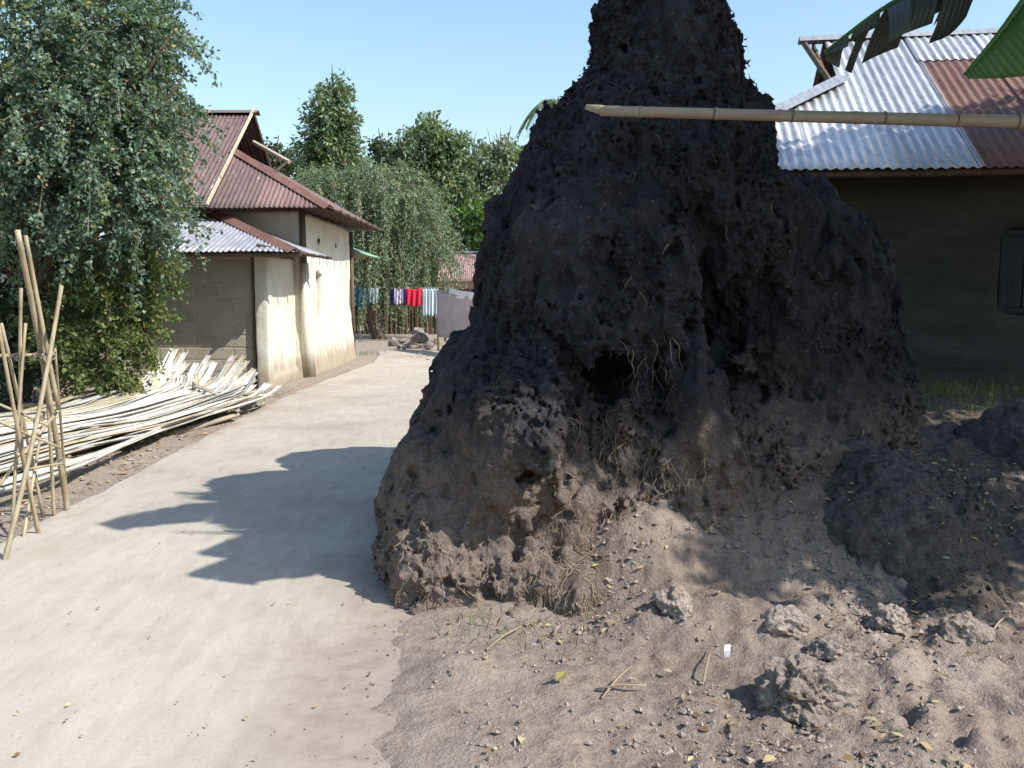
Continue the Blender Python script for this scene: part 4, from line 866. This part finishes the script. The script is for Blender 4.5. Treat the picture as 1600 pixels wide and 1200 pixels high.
# ------------------------------------------------------------------ tied bamboo canes at the left edge
rack = empty('bamboo_trellis', G(50, 840), 'leaning bamboo canes tied into a rough trellis at the left path edge', 'trellis')
canes = [((27, 360, 5.6), (105, 800, 6.35), 19e-3), ((40, 368, 5.7), (92, 640, 5.95), 14e-3), ((96, 447, 5.9), (5, 882, 5.15), 15e-3), ((-6, 490, 5.4), (62, 838, 5.75), 12e-3), ((33, 450, 5.7), (34, 700, 5.9), 12e-3),
         ((2, 505, 6.0), (66, 800, 6.3), 12e-3), ((62, 480, 5.9), (84, 810, 6.2), 12e-3), ((40, 505, 5.8), (20, 830, 5.6), 11e-3), ((86, 545, 6.0), (104, 770, 6.5), 10e-3), ((25, 665, 5.6), (60, 836, 5.75), 11e-3), ((70, 640, 6.1), (40, 820, 5.7), 10e-3)]
for i, (a, b, r_) in enumerate(canes):
    pa, pb_ = P(*a), P(*b)
    gz_ = hz(pb_.x, pb_.y)
    if pb_.z > gz_ and i not in (1, 4): pb_ = pa + (pb_ - pa) * ((pa.z - gz_ + 0.03) / (pa.z - pb_.z))
    mb = MB(); cane_mesh(mb, pa, pb_, r_ * 0.9, r_ * 1.05, 0.27, 8, 0.008, i); mb.build('cane', M['cane'], rack, True)
for i, (a, b, r_) in enumerate([((-20, 556, 5.75), (86, 553, 5.9), 13e-3), ((-20, 650, 5.6), (95, 700, 5.9), 10e-3), ((-10, 770, 5.5), (92, 640, 6.0), 12e-3), ((-30, 620, 5.7), (75, 665, 5.8), 9e-3), ((45, 733, 5.8), (98, 724, 6.0), 9e-3)]):
    mb = MB(); cane_mesh(mb, P(*a), P(*b), r_, r_ * 0.9, 0.27, 8, 0.01, 30 + i); mb.build('crossbar', M['cane'], rack, True)
for (px, py, d) in [(58, 556, 5.85), (30, 556, 5.8), (80, 556, 5.88), (60, 655, 5.85), (92, 722, 6.05)]:
    p = P(px, py, d); mb = MB()
    for k in range(3): mb.tube([p + Vector((0.03 * math.cos(t), 0.03 * math.sin(t), 0.012 * (k - 1) + 0.015 * math.sin(t + k))) for t in np.linspace(0, 6.28, 9)], 0.004, 4, False)
    mb.build('tie', M['rope'], rack)

# ------------------------------------------------------------------ split bamboo laid out along the path
def strip_obj(name, ctrl, wd, mat, label, cat, group, seed, cup=0.25, th=0.006):
    r = random.Random(seed); pts = [Vector(p) for p in ctrl]; V = []; n = 16; k = 4
    cs = np.array([tuple(p) for p in pts]); t = np.linspace(0, 1, len(cs)); tt = np.linspace(0, 1, n)
    # smooth by quadratic resampling
    def cr(u):
        q_ = u * (len(pts) - 1); i = min(int(q_), len(pts) - 2); s = q_ - i
        p0, p1, p2, p3 = pts[max(i - 1, 0)], pts[i], pts[i + 1], pts[min(i + 2, len(pts) - 1)]
        return 0.5 * ((2 * p1) + (p2 - p0) * s + (2 * p0 - 5 * p1 + 4 * p2 - p3) * s * s + (3 * p1 - p0 - 3 * p2 + p3) * s ** 3)
    roll = r.uniform(-0.18, 0.18); rows = []
    for i, u in enumerate(tt):
        p = cr(u); tan = (cr(min(1, u + .02)) - cr(max(0, u - .02))).normalized(); side = tan.cross(Vector((0, 0, 1))).normalized(); up = side.cross(tan).normalized()
        rl = roll + 0.2 * math.sin(u * 3 + seed); s2 = side * math.cos(rl) + up * math.sin(rl); u2 = up * math.cos(rl) - side * math.sin(rl)
        w2 = wd * (1 - 0.25 * u)
        rows.append([p + s2 * w2 * (j / k - 0.5) + u2 * cup * w2 * ((2 * j / k - 1) ** 2) for j in range(k + 1)])
    mb = MB()
    for row in rows: mb.v.extend(row)
    for i in range(n - 1):
        for j in range(k): a = i * (k + 1) + j; mb.f.append([a, a + 1, a + k + 2, a + k + 1])
    o = mb.build(name, mat, None, True); md = o.modifiers.new('thickness', 'SOLIDIFY'); md.thickness = th; md.offset = -1
    return tag(o, label, cat, group)
SL = 'pale split bamboo strip in the fanned pile beside the path'; SG = 'split bamboo strips laid along the path'
rs = random.Random(15)
tips = [(440, 598, 12.6), (405, 590, 12.9), (418, 594, 12.7), (400, 575, 13.2), (385, 560, 13.3), (378, 562, 13.2), (362, 560, 13.2), (372, 556, 13.4), (340, 556, 13.4), (335, 560, 13.3), (322, 566, 13.2), (312, 568, 13.2), (300, 545, 13.6), (290, 543, 13.7), (296, 560, 13.5), (282, 560, 13.5), (268, 570, 13.4), (260, 563, 13.6)]
npile = 130
for i in range(npile):
    lay = i / npile
    if i < len(tips) * 2:
        tp = P(*tips[i % len(tips)]) + Vector((rs.uniform(-.12, .12), rs.uniform(-.5, .1), rs.uniform(-.06, .03)))
    else: tp = P(rs.uniform(190, 425), rs.uniform(580, 622), rs.uniform(11.8, 13.2))
    fx = (tp.x + 3.5) / 3.0                                      # 0 near the path .. -1 far
    z0 = 0.12 + 0.13 * lay + 0.10 * min(1, -fx)
    x_mid = -3.72 + fx * 1.9 + rs.uniform(-.12, .12); x_st = -4.05 + fx * 2.9 + rs.uniform(-.25, .15)
    y_st = rs.uniform(5.9, 7.4)
    ctrl = [(x_st - 0.25, y_st, 0.06 + z0 * 0.6), (x_st, y_st + 1.3, z0 + 0.02), (x_mid - 0.1, 9.3, z0 + rs.uniform(-.02, .03)), (x_mid + (tp.x - x_mid) * 0.35, 10.9, z0 + 0.02), (x_mid + (tp.x - x_mid) * 0.7, 12.0 + (tp.y - 12.6) * 0.4, z0 + (tp.z - z0) * 0.3), tuple(tp)]
    lab = {0: 'pale bamboo strip whose raised tip reaches nearest the path', 13: 'pale bamboo strip with the highest tip at the back of the pile'}.get(i, SL)
    mt_ = M['strip_tan'] if rs.random() < 0.22 else M['strip']
    strip_obj('bamboo_strip', ctrl, rs.uniform(0.05, 0.13), mt_, lab, 'bamboo strip', SG, i, rs.uniform(0.05, 0.25))
strip_obj('bamboo_strip', [P(300, 603, 11.6), P(330, 614, 11.4), P(355, 628, 11.2), P(371, 643, 10.9)], 0.09, M['strip_brown'], 'short grey-brown bamboo strip lying crosswise on the pale strips', 'bamboo strip', SG, 301, 0.3)
mb = MB(); cane_mesh(mb, P(215, 693, 9.2), P(372, 648, 11.0), 0.036, 0.028, 0.4, 10, 0.01, 4)
tag(mb.build('bamboo_culm', M['strip_brown'], None, True), 'whole dusty bamboo stem along the path side of the strip pile', 'bamboo')
for i, (a, b, wh) in enumerate([((-4.9, 7.5, 0.07), (-3.75, 7.8, 0.07), 'nearest'), ((-5.6, 9.4, 0.08), (-3.75, 9.6, 0.07), 'middle'), ((-6.3, 11.4, 0.1), (-3.7, 11.3, 0.07), 'farthest')]):
    mb = MB(); cane_mesh(mb, a, b, 0.04, 0.04, 0.4, 8, 0.004, i); tag(mb.build('bearer_pole', M['cane'], None, True), wh + ' bamboo bearer under the pile of split strips', 'pole', 'bearers under the strip pile')

# ------------------------------------------------------------------ yard: washing, fence, hut, rubble
def cloth_obj(name, a, b, drop, mat, label, seed, fold=0.03, d2=None, wav=3):
    a = Vector(a); b = Vector(b); r = random.Random(seed); nu, nv = 22, 12; V = []; nrm = (b - a).cross(Vector((0, 0, 1))).normalized(); ph = r.uniform(0, 6)
    for i in range(nu + 1):
        u = i / nu; p = a.lerp(b, u) + Vector((0, 0, -0.05 * math.sin(math.pi * u)))
        dr = drop + (0 if d2 is None else (d2 - drop) * u) + 0.02 * math.sin(5 * u + ph)
        for j in range(nv + 1):
            v = j / nv
            V.append(p + Vector((0, 0, -dr * v)) + nrm * (fold * (0.25 + v) * math.sin(wav * 6.28 * u + ph + 0.8 * v) + 0.02))
    I = np.arange((nu + 1) * (nv + 1)).reshape(nu + 1, nv + 1); q_ = np.stack([I[:-1, :-1], I[1:, :-1], I[1:, 1:], I[:-1, 1:]], -1).reshape(-1, 4)
    o = link(name, mesh_np(name, np.array([tuple(v) for v in V]), [q_], True), mat); md = o.modifiers.new('thickness', 'SOLIDIFY'); md.thickness = 0.004
    return tag(o, label, 'laundry', 'washing hung out in the yard')
LD = 27.0
lineA, lineB = P(545, 446, LD), P(695, 449, LD)
cline = empty('clothesline', (lineA.x, LD, 0), 'washing line strung across the yard under the weeping tree', 'clothesline')
MB().tube([lineA, lineA.lerp(lineB, .5) + Vector((0, 0, -0.06)), lineB], 0.008, 5).build('line', M['rope'], cline)
for p in (lineA, lineB): MB().tube([(p.x, p.y, -0.1), (p.x, p.y, p.z + 0.05)], 0.035, 7).build('line_post', M['wood'], cline, True)
def lp(px): t = (px - 545) / 150; return lineA.lerp(lineB, t) + Vector((0, -0.02, -0.05 * math.sin(math.pi * t) + 0.01))
cloth_obj('hung_cloth', lp(553), lp(576), 0.6, M['c_teal'], 'dark teal cloth at the left end of the washing line', 1)
cloth_obj('hung_cloth', lp(577), lp(592), 0.45, M['c_grey'], 'grey-teal cloth on the line just left of the tree stems', 2)
cloth_obj('hung_cloth', lp(610), lp(617), 0.5, M['c_navy'], 'navy cloth peeping out left of the pinkish-white one', 3)
cloth_obj('hung_cloth', lp(616), lp(630), 0.46, M['c_pink'], 'pinkish-white cloth on the line beside the red one', 4)
cloth_obj('hung_cloth', lp(629), lp(634), 0.5, M['c_navy'], 'narrow navy cloth between the pinkish-white and the red', 5)
cloth_obj('hung_cloth', lp(634), lp(659), 0.5, M['c_red'], 'bright red cloth on the washing line', 6, 0.035)
for i, (x0, x1, m_, l_) in enumerate([(660, 665, 'c_grey', 'leftmost grey strip of the long cloth right of the red'), (665, 669, 'c_pale', 'first pale strip of cloth right of the red'), (669, 674, 'c_grey', 'middle grey strip of cloth right of the red'), (674, 678, 'c_pale', 'second pale strip of cloth right of the red'), (678, 685, 'c_grey', 'rightmost grey strip of cloth beside the large sheet')]):
    cloth_obj('hung_cloth', lp(x0), lp(x1), 0.8, M[m_], l_, 20 + i, 0.015, wav=1)
shA, shB = P(684, 455, 22.8), P(775, 462, 20.2)
sh = cloth_obj('hung_sheet', shA, shB, 1.15, M['c_shaded'], 'large sheet with shade in its lilac-grey colour at the left edge of the mound', 40, 0.02, 1.0, 2)
cloth_obj('hung_sheet', P(703, 450, 22.2), P(772, 456, 20.25), 0.2, M['c_white'], 'white piece added for the sunlit folded top of the sheet', 41, 0.01)  # separate white piece stands in for the sheet's sunlit fold
bp = empty('drying_rail', (shA.x, 21, 0), 'bamboo rail carrying the large sheet', 'rail')
MB().tube([shA + Vector((0, 0.01, 0.01)), shB + Vector((0, 0.01, 0.0))], 0.02, 7).build('rail', M['cane'], bp)
for p in (shA, shB): MB().tube([(p.x, p.y + .03, -0.1), (p.x, p.y + .03, p.z + 0.03)], 0.03, 7).build('rail_post', M['cane'], bp, True)
fe = empty('stick_fence', (P(620, 450, 31).x, 31, 0), 'dark fence of upright sticks behind the washing line', 'fence')
rf = random.Random(5); px = 548
while px < 694:
    p = P(px, 450, 31 + rf.uniform(-.05, .05)); hh = rf.uniform(1.15, 1.65)
    MB().tube([(p.x, p.y, -0.1), (p.x + rf.uniform(-.05, .05), p.y, hh)], [rf.uniform(.03, .055), .025], 5).build('stick', M['wood'], fe); px += rf.uniform(2.6, 4.6)
for z in (0.45, 1.1): MB().tube([P(546, 450, 31.06) + Vector((0, 0, z - 1.6)), P(696, 450, 31.06) + Vector((0, 0, z - 1.6))], 0.03, 6).build('fence_rail', M['wood'], fe)
tree('fence_shrub', 'dark shrubs pressed against the back of the stick fence', 'shrub', (P(610, 450, 32.5).x, 32.5, 0), [cl(575, 470, 32.5, 30, 40, 0.6, 35), cl(610, 475, 32.5, 30, 40, 0.6, 35), cl(650, 478, 32.5, 30, 38, 0.6, 35), cl(690, 470, 32.8, 20, 30, 0.5, 20)], M['darkleaf'], 0.16, 35, 0.6, 0.3, 81, 0.05, wid=0.55, stems=2)
# far hut
hut = empty('far_hut', (P(730, 450, 38).x, 38, 0), 'small far hut with faded pinkish tin roof left of the mound', 'hut')
hx0, hx1 = P(684, 450, 36).x, P(800, 450, 36).x
MB().box((hx0 + .25, 36.4, -0.1), (hx1, 39.5, 1.9)).build('wall', M['mud'], hut)
hr = group_part('roof', hut)
e0 = P(684, 440, 36); r0_ = P(690, 394, 37.6); vv = Vector((0, 1.6, r0_.z - e0.z)); LL = vv.length; vv.normalize()
roof_face(hr, Vector((hx0, 36, e0.z)), uF, vv, hx1 - hx0, lambda a: LL, lambda u, k: M['rust_far'], 0.78, seed=30)
vb = Vector((0, -1.6, r0_.z - e0.z)).normalized(); roof_face(hr, Vector((hx1, 39.2, e0.z)), -uF, vb, hx1 - hx0, lambda a: LL, lambda u, k: M['rust_far'], 0.78, seed=31)
MB().box((hx0, 35.98, e0.z - 0.3), (hx1, 36.02, e0.z - 0.02)).build('fascia', M['rust_red'], hr)
cap_strip('ridge_cap', (hx0, 37.6, r0_.z), (hx1, 37.6, r0_.z), 0.15, M['zinc_old'], hr)
# second rusty roof far left behind the tree
h2 = empty('rusty_house', (-13.5, 22, 0), 'house with red rusty roof glimpsed through the tree at left edge', 'house')
MB().box((-18, 19.8, -0.2), (-10.2, 24.5, 2.9)).build('wall', M['lime_mud'], h2)
r2 = group_part('roof', h2)
v2 = Vector((0, 3, 2.2)).normalized(); roof_face(r2, Vector((-18.5, 19.2, 2.85)), uF, v2, 9.0, lambda a: 3.72, lambda u, k: M['rust_red'], 0.78, seed=33)
v2b = Vector((0, -3, 2.2)).normalized(); roof_face(r2, Vector((-9.5, 25.2, 2.85)), -uF, v2b, 9.0, lambda a: 3.72, lambda u, k: M['rust_red'], 0.78, seed=34)
# rubble
def lump(name, c, rad, mat, label, cat, group, seed, sub=2, amp=0.3, flat=0.75):
    import bmesh
    bm = bmesh.new(); bmesh.ops.create_icosphere(bm, subdivisions=sub, radius=1.0)
    V = np.array([tuple(v.co) for v in bm.verts]); nz_ = fbm(V * 1.3 + seed * 7.7, 3) * amp + (0.28 - np.abs(fbm(V * 4 + seed, 2))) * amp * 0.6
    V = V * (1 + nz_)[:, None] * np.array([1, 0.85, flat]) * rad
    for v, co in zip(bm.verts, V): v.co = co
    me = bpy.data.meshes.new(name); bm.to_mesh(me); bm.free()
    o = link(name, me, mat); o.location = c; o.rotation_euler = (0, 0, seed * 1.3)
    return tag(o, label, cat, group)
rr = random.Random(44)
for i in range(26):
    px = rr.gauss(655, 22); px = min(712, max(598, px)); g_ = G(px, rr.uniform(533, 548) , 0.02); rad = rr.uniform(0.07, 0.2) * (1.2 if abs(px - 652) < 14 else 0.8)
    lump('rubble_stone', (g_.x, g_.y, 0.05 + rad * 0.3 + (0.22 if abs(px - 652) < 10 and i % 2 else 0)), rad, M['stone'], 'rough stone in the rubble at the foot of the weeping tree', 'stone', 'rubble stones by the far bend', i, 2, 0.35)

# ------------------------------------------------------------------ loose things on the earth
def clod(px, py, d, rad, label, seed, sub=4):
    p = P(px, py, d); z = hz(p.x, p.y)
    return lump('earth_clod', (p.x, p.y, z + rad * 0.08), rad, M['clod'], label, 'earth clod', 'loose clods on the dirt', seed, sub, 0.38, 0.7)
clod(1255, 1150, 3.25, 0.17, 'big pitted grey clod at the bottom edge right of centre', 3, 5)
clod(1300, 1075, 3.6, 0.09, 'rounded clod just above the big pitted one', 5)
clod(1050, 1015, 4.0, 0.1, 'brown clod below the root-hung foot of the mound', 6)
clod(1225, 1035, 3.85, 0.11, 'dark clod between the heap and the big pitted clod', 7)
clod(1390, 995, 3.95, 0.1, 'clod at the front toe of the shaded heap', 8)
clod(1500, 1010, 3.85, 0.13, 'clod at the right toe of the shaded heap', 10)
rr = random.Random(77)
def scatter(n, x0, x1, y0, y1, r):
    g_ = np.random.RandomState(r.randint(0, 9999)); m = n * 6
    x = g_.uniform(x0, x1, m); y = g_.uniform(y0, y1, m); z0_ = np.zeros(m)
    k = perlin(np.stack([x * 1.7, y * 1.7, z0_ + 4.5], 1)) + 0.6 * perlin(np.stack([x * 5, y * 5, z0_ + 8.5], 1))
    ok = (x > -0.35 + 0.1 * g_.rand(m)) & (k > g_.uniform(-0.35, 0.5, m))
    return np.stack([x[ok], y[ok]], 1)[:n]
def crumbs(name, label, pts, r0, r1, mat, seed):
    r = np.random.RandomState(seed); n = len(pts); z = height(pts[:, 0], pts[:, 1])
    oct_ = np.array([[1,0,0],[-1,0,0],[0,1,0],[0,-1,0],[0,0,1],[0,0,-1]], float); fo = np.array([[0,2,4],[2,1,4],[1,3,4],[3,0,4],[2,0,5],[1,2,5],[3,1,5],[0,3,5]])
    s = r0 + (r1 - r0) * r.rand(n) ** 3; V = oct_[None] * r.uniform(0.55, 1.25, (n, 6, 1)) * s[:, None, None]; V = V + r.normal(size=V.shape) * s[:, None, None] * 0.18; V[..., 2] *= 0.7
    V += np.stack([pts[:, 0], pts[:, 1], z + s * 0.3], 1)[:, None]
    Fc = (fo[None] + (np.arange(n) * 6)[:, None, None]).reshape(-1, 3)
    return tag(link(name, mesh_np(name, V.reshape(-1, 3), [Fc]), mat), label, 'crumbs', None, 'stuff')
crumbs('earth_crumbs', 'small crumbs of soil scattered over the dirt', scatter(9000, -0.5, 3.6, 2.3, 6.2, rr), 0.003, 0.02, M['clod'], 1)
pl = np.stack([NR.uniform(-4.6, -3.35, 500), NR.uniform(5.5, 14, 500)], 1); crumbs('verge_crumbs', 'small lumps of soil along the left verge', pl, 0.008, 0.035, M['clod'], 2)
pp = np.stack([NR.uniform(-3.2, -0.6, 260), 2.5 + NR.rand(260) ** 2 * 12], 1)
def litter(name, label, pts, zs, size, mat, seed):
    r = np.random.RandomState(seed); n = len(pts); a = r.normal(size=(n, 3)); a[:, 2] *= 0.2; nn = r.normal(size=(n, 3)) * 0.35; nn[:, 2] += 1
    s = size * r.uniform(0.5, 1.3, n); return tag(link(name, leaves_mesh(name, np.column_stack([pts, zs]), a, nn, s, s * r.uniform(0.3, 0.6, n), r.rand(n)), mat), label, 'leaf litter', None, 'stuff')
pt = scatter(750, -0.4, 3.6, 2.3, 6.5, rr); litter('leaf_litter', 'dry leaves strewn over the dirt around the mound', pt, height(pt[:, 0], pt[:, 1]) + 0.012, 0.045, M['litter'], 3)
litter('path_litter', 'few dry leaf bits on the concrete', pp, np.full(len(pp), 0.014), 0.022, M['litter'], 4)
pv = np.stack([NR.uniform(-5.4, -3.35, 1500), NR.uniform(5.3, 14.2, 1500)], 1); litter('verge_litter', 'dry leaves along the left verge', pv, height(pv[:, 0], pv[:, 1]) + 0.015, 0.06, M['litter'], 5)
pf = np.stack([NR.uniform(-2.2, 0.5, 300), NR.uniform(19, 26, 300)], 1); litter('yard_litter', 'bits of dry leaf on the far yard', pf, np.full(len(pf), 0.08), 0.09, M['litter'], 6)
bpy.context.view_layer.update()
HV = BVHTree.FromObject(heap1, bpy.context.evaluated_depsgraph_get()); hp = []
for _ in range(3200):
    x, y = rr.uniform(0.9, 3.0), rr.uniform(3.8, 5.9); c_ = HV.ray_cast(Vector((x, y, 3)), Vector((0, 0, -1)))
    if c_[0] is not None: hp.append((x, y, c_[0].z))
hp = np.array(hp); hp = hp[hp[:, 2] > height(hp[:, 0], hp[:, 1]) - 0.01]; nh = len(hp) * 3 // 4
def crumbs_at(name, label, p3, r0, r1, mat, seed):
    global height
    keep = height; height = lambda a, b: p3[:, 2]
    o = crumbs(name, label, p3[:, :2], r0, r1, mat, seed); height = keep; return o
crumbs_at('heap_crumbs', 'crumbs lying on the shaded heap', hp[:nh], 0.004, 0.024, M['heap'], 12)
litter('heap_litter', 'dry leaf bits lying on the shaded heap', hp[nh:, :2], hp[nh:, 2] + 0.01, 0.04, M['litter'], 13)
pe = np.stack([-0.9 + 0.55 * NR.rand(240) ** 0.4, NR.uniform(2.3, 4.6, 240)], 1); keep = height; height = lambda a, b: np.full(len(a), 0.004)
crumbs('path_crumbs', 'soil crumbs kicked over the right edge of the path', pe, 0.002, 0.01, M['clod'], 21); height = keep
# sticks
for i, (a, b, z, lab) in enumerate([((940, 1085), (985, 1045), .03, 'thin dry stick right of the grass tuft at the mound foot'), ((1100, 1030), (1112, 985), .12, 'short upright-leaning stick near the pale scrap'), ((930, 1075), (1010, 1070), .03, 'pale twig lying flat below the hanging roots'), ((865, 812), (885, 800), .55, 'white peeled stick on the sunlit ledge'), ((1290, 1068), (1345, 1058), .1, 'dark twig beside the dark clod'), ((1550, 905), (1600, 860), .3, 'curved stick at the right edge behind the heap'), ((760, 1010), (815, 975), .04, 'slender twig leaning on the mound foot')]):
    pa = G(*a, z + 0.02); pb_ = G(*b, z + 0.03)
    pa.z = max(hz(pa.x, pa.y) + 0.008, 0.01); pb_ = pa + (pb_ - pa).normalized() * min(0.35, (pb_ - pa).length); pb_.z = hz(pb_.x, pb_.y) + 0.03
    MBt = MB().tube([pa, pa.lerp(pb_, .5) + Vector((0, 0, 0.012)), pb_], [0.006, 0.005, 0.003], 6); tag(MBt.build('stick', M['root'], None, True), lab, 'stick', 'loose sticks on the dirt')
# pale scrap and yellow leaf
p = G(1137, 1008, 0.1); p.z = hz(p.x, p.y) + 0.02
mb = MB(); mb.v = [p + Vector(v) for v in ((-.012, 0, -.01), (.011, .004, -.012), (-.014, .006, .014), (.012, -.003, .017), (-.008, .02, .036), (.013, .012, .041))]; mb.f = [[0, 1, 3, 2], [2, 3, 5, 4]]
sc_ = mb.build('paper_scrap', M['c_white']); sc_.modifiers.new('thickness', 'SOLIDIFY').thickness = 0.001; tag(sc_, 'small white paper scrap standing in the dirt', 'scrap')
p = G(868, 1078, 0.04); p.z = hz(p.x, p.y) + 0.015
tag(link('fallen_leaf', leaves_mesh('fallen_leaf', np.array([[p.x, p.y, p.z]]), np.array([[0.6, 0.6, 0.25]]), np.array([[0, -.4, 1.0]]), np.array([0.07]), np.array([0.05]), np.array([0.9])), M['yellowleaf']), 'single yellow-green fallen leaf on the bare dirt', 'leaf')
# grass tufts
def grass(name, label, spots, seed):
    r = np.random.RandomState(seed); pos = []; ax_ = []; ln = []
    for (x, y, sp_, n_, L) in spots:
        q_ = np.stack([x + r.normal(size=n_) * sp_, y + r.normal(size=n_) * sp_], 1); z = height(q_[:, 0], q_[:, 1]); pos.append(np.column_stack([q_, z])); a = r.normal(size=(n_, 3)) * 0.5; a[:, 2] = 1; ax_.append(a); ln.append(L * r.uniform(0.5, 1.2, n_))
    pos = np.concatenate(pos); ax_ = np.concatenate(ax_); ln = np.concatenate(ln)
    return tag(link(name, leaves_mesh(name, pos, ax_, r.normal(size=pos.shape), ln, np.full(len(ln), 0.006), r.rand(len(ln))), M['grass']), label, 'grass', None, 'stuff')
g1 = G(760, 985, 0.03); g2 = P(1470, 600, 8.2)
grass('grass', 'sparse grass at the foot of the mound and by the mud house wall', [(g1.x, g1.y, 0.12, 90, 0.07), (g1.x + 0.4, g1.y - 0.05, 0.15, 60, 0.05), (g2.x, g2.y, 0.35, 500, 0.16), (g2.x + 0.5, g2.y + 0.3, 0.4, 400, 0.14), (g2.x - 0.2, g2.y - 0.8, 0.3, 200, 0.1), (-3.5, 21.6, 0.25, 120, 0.15)], 8)
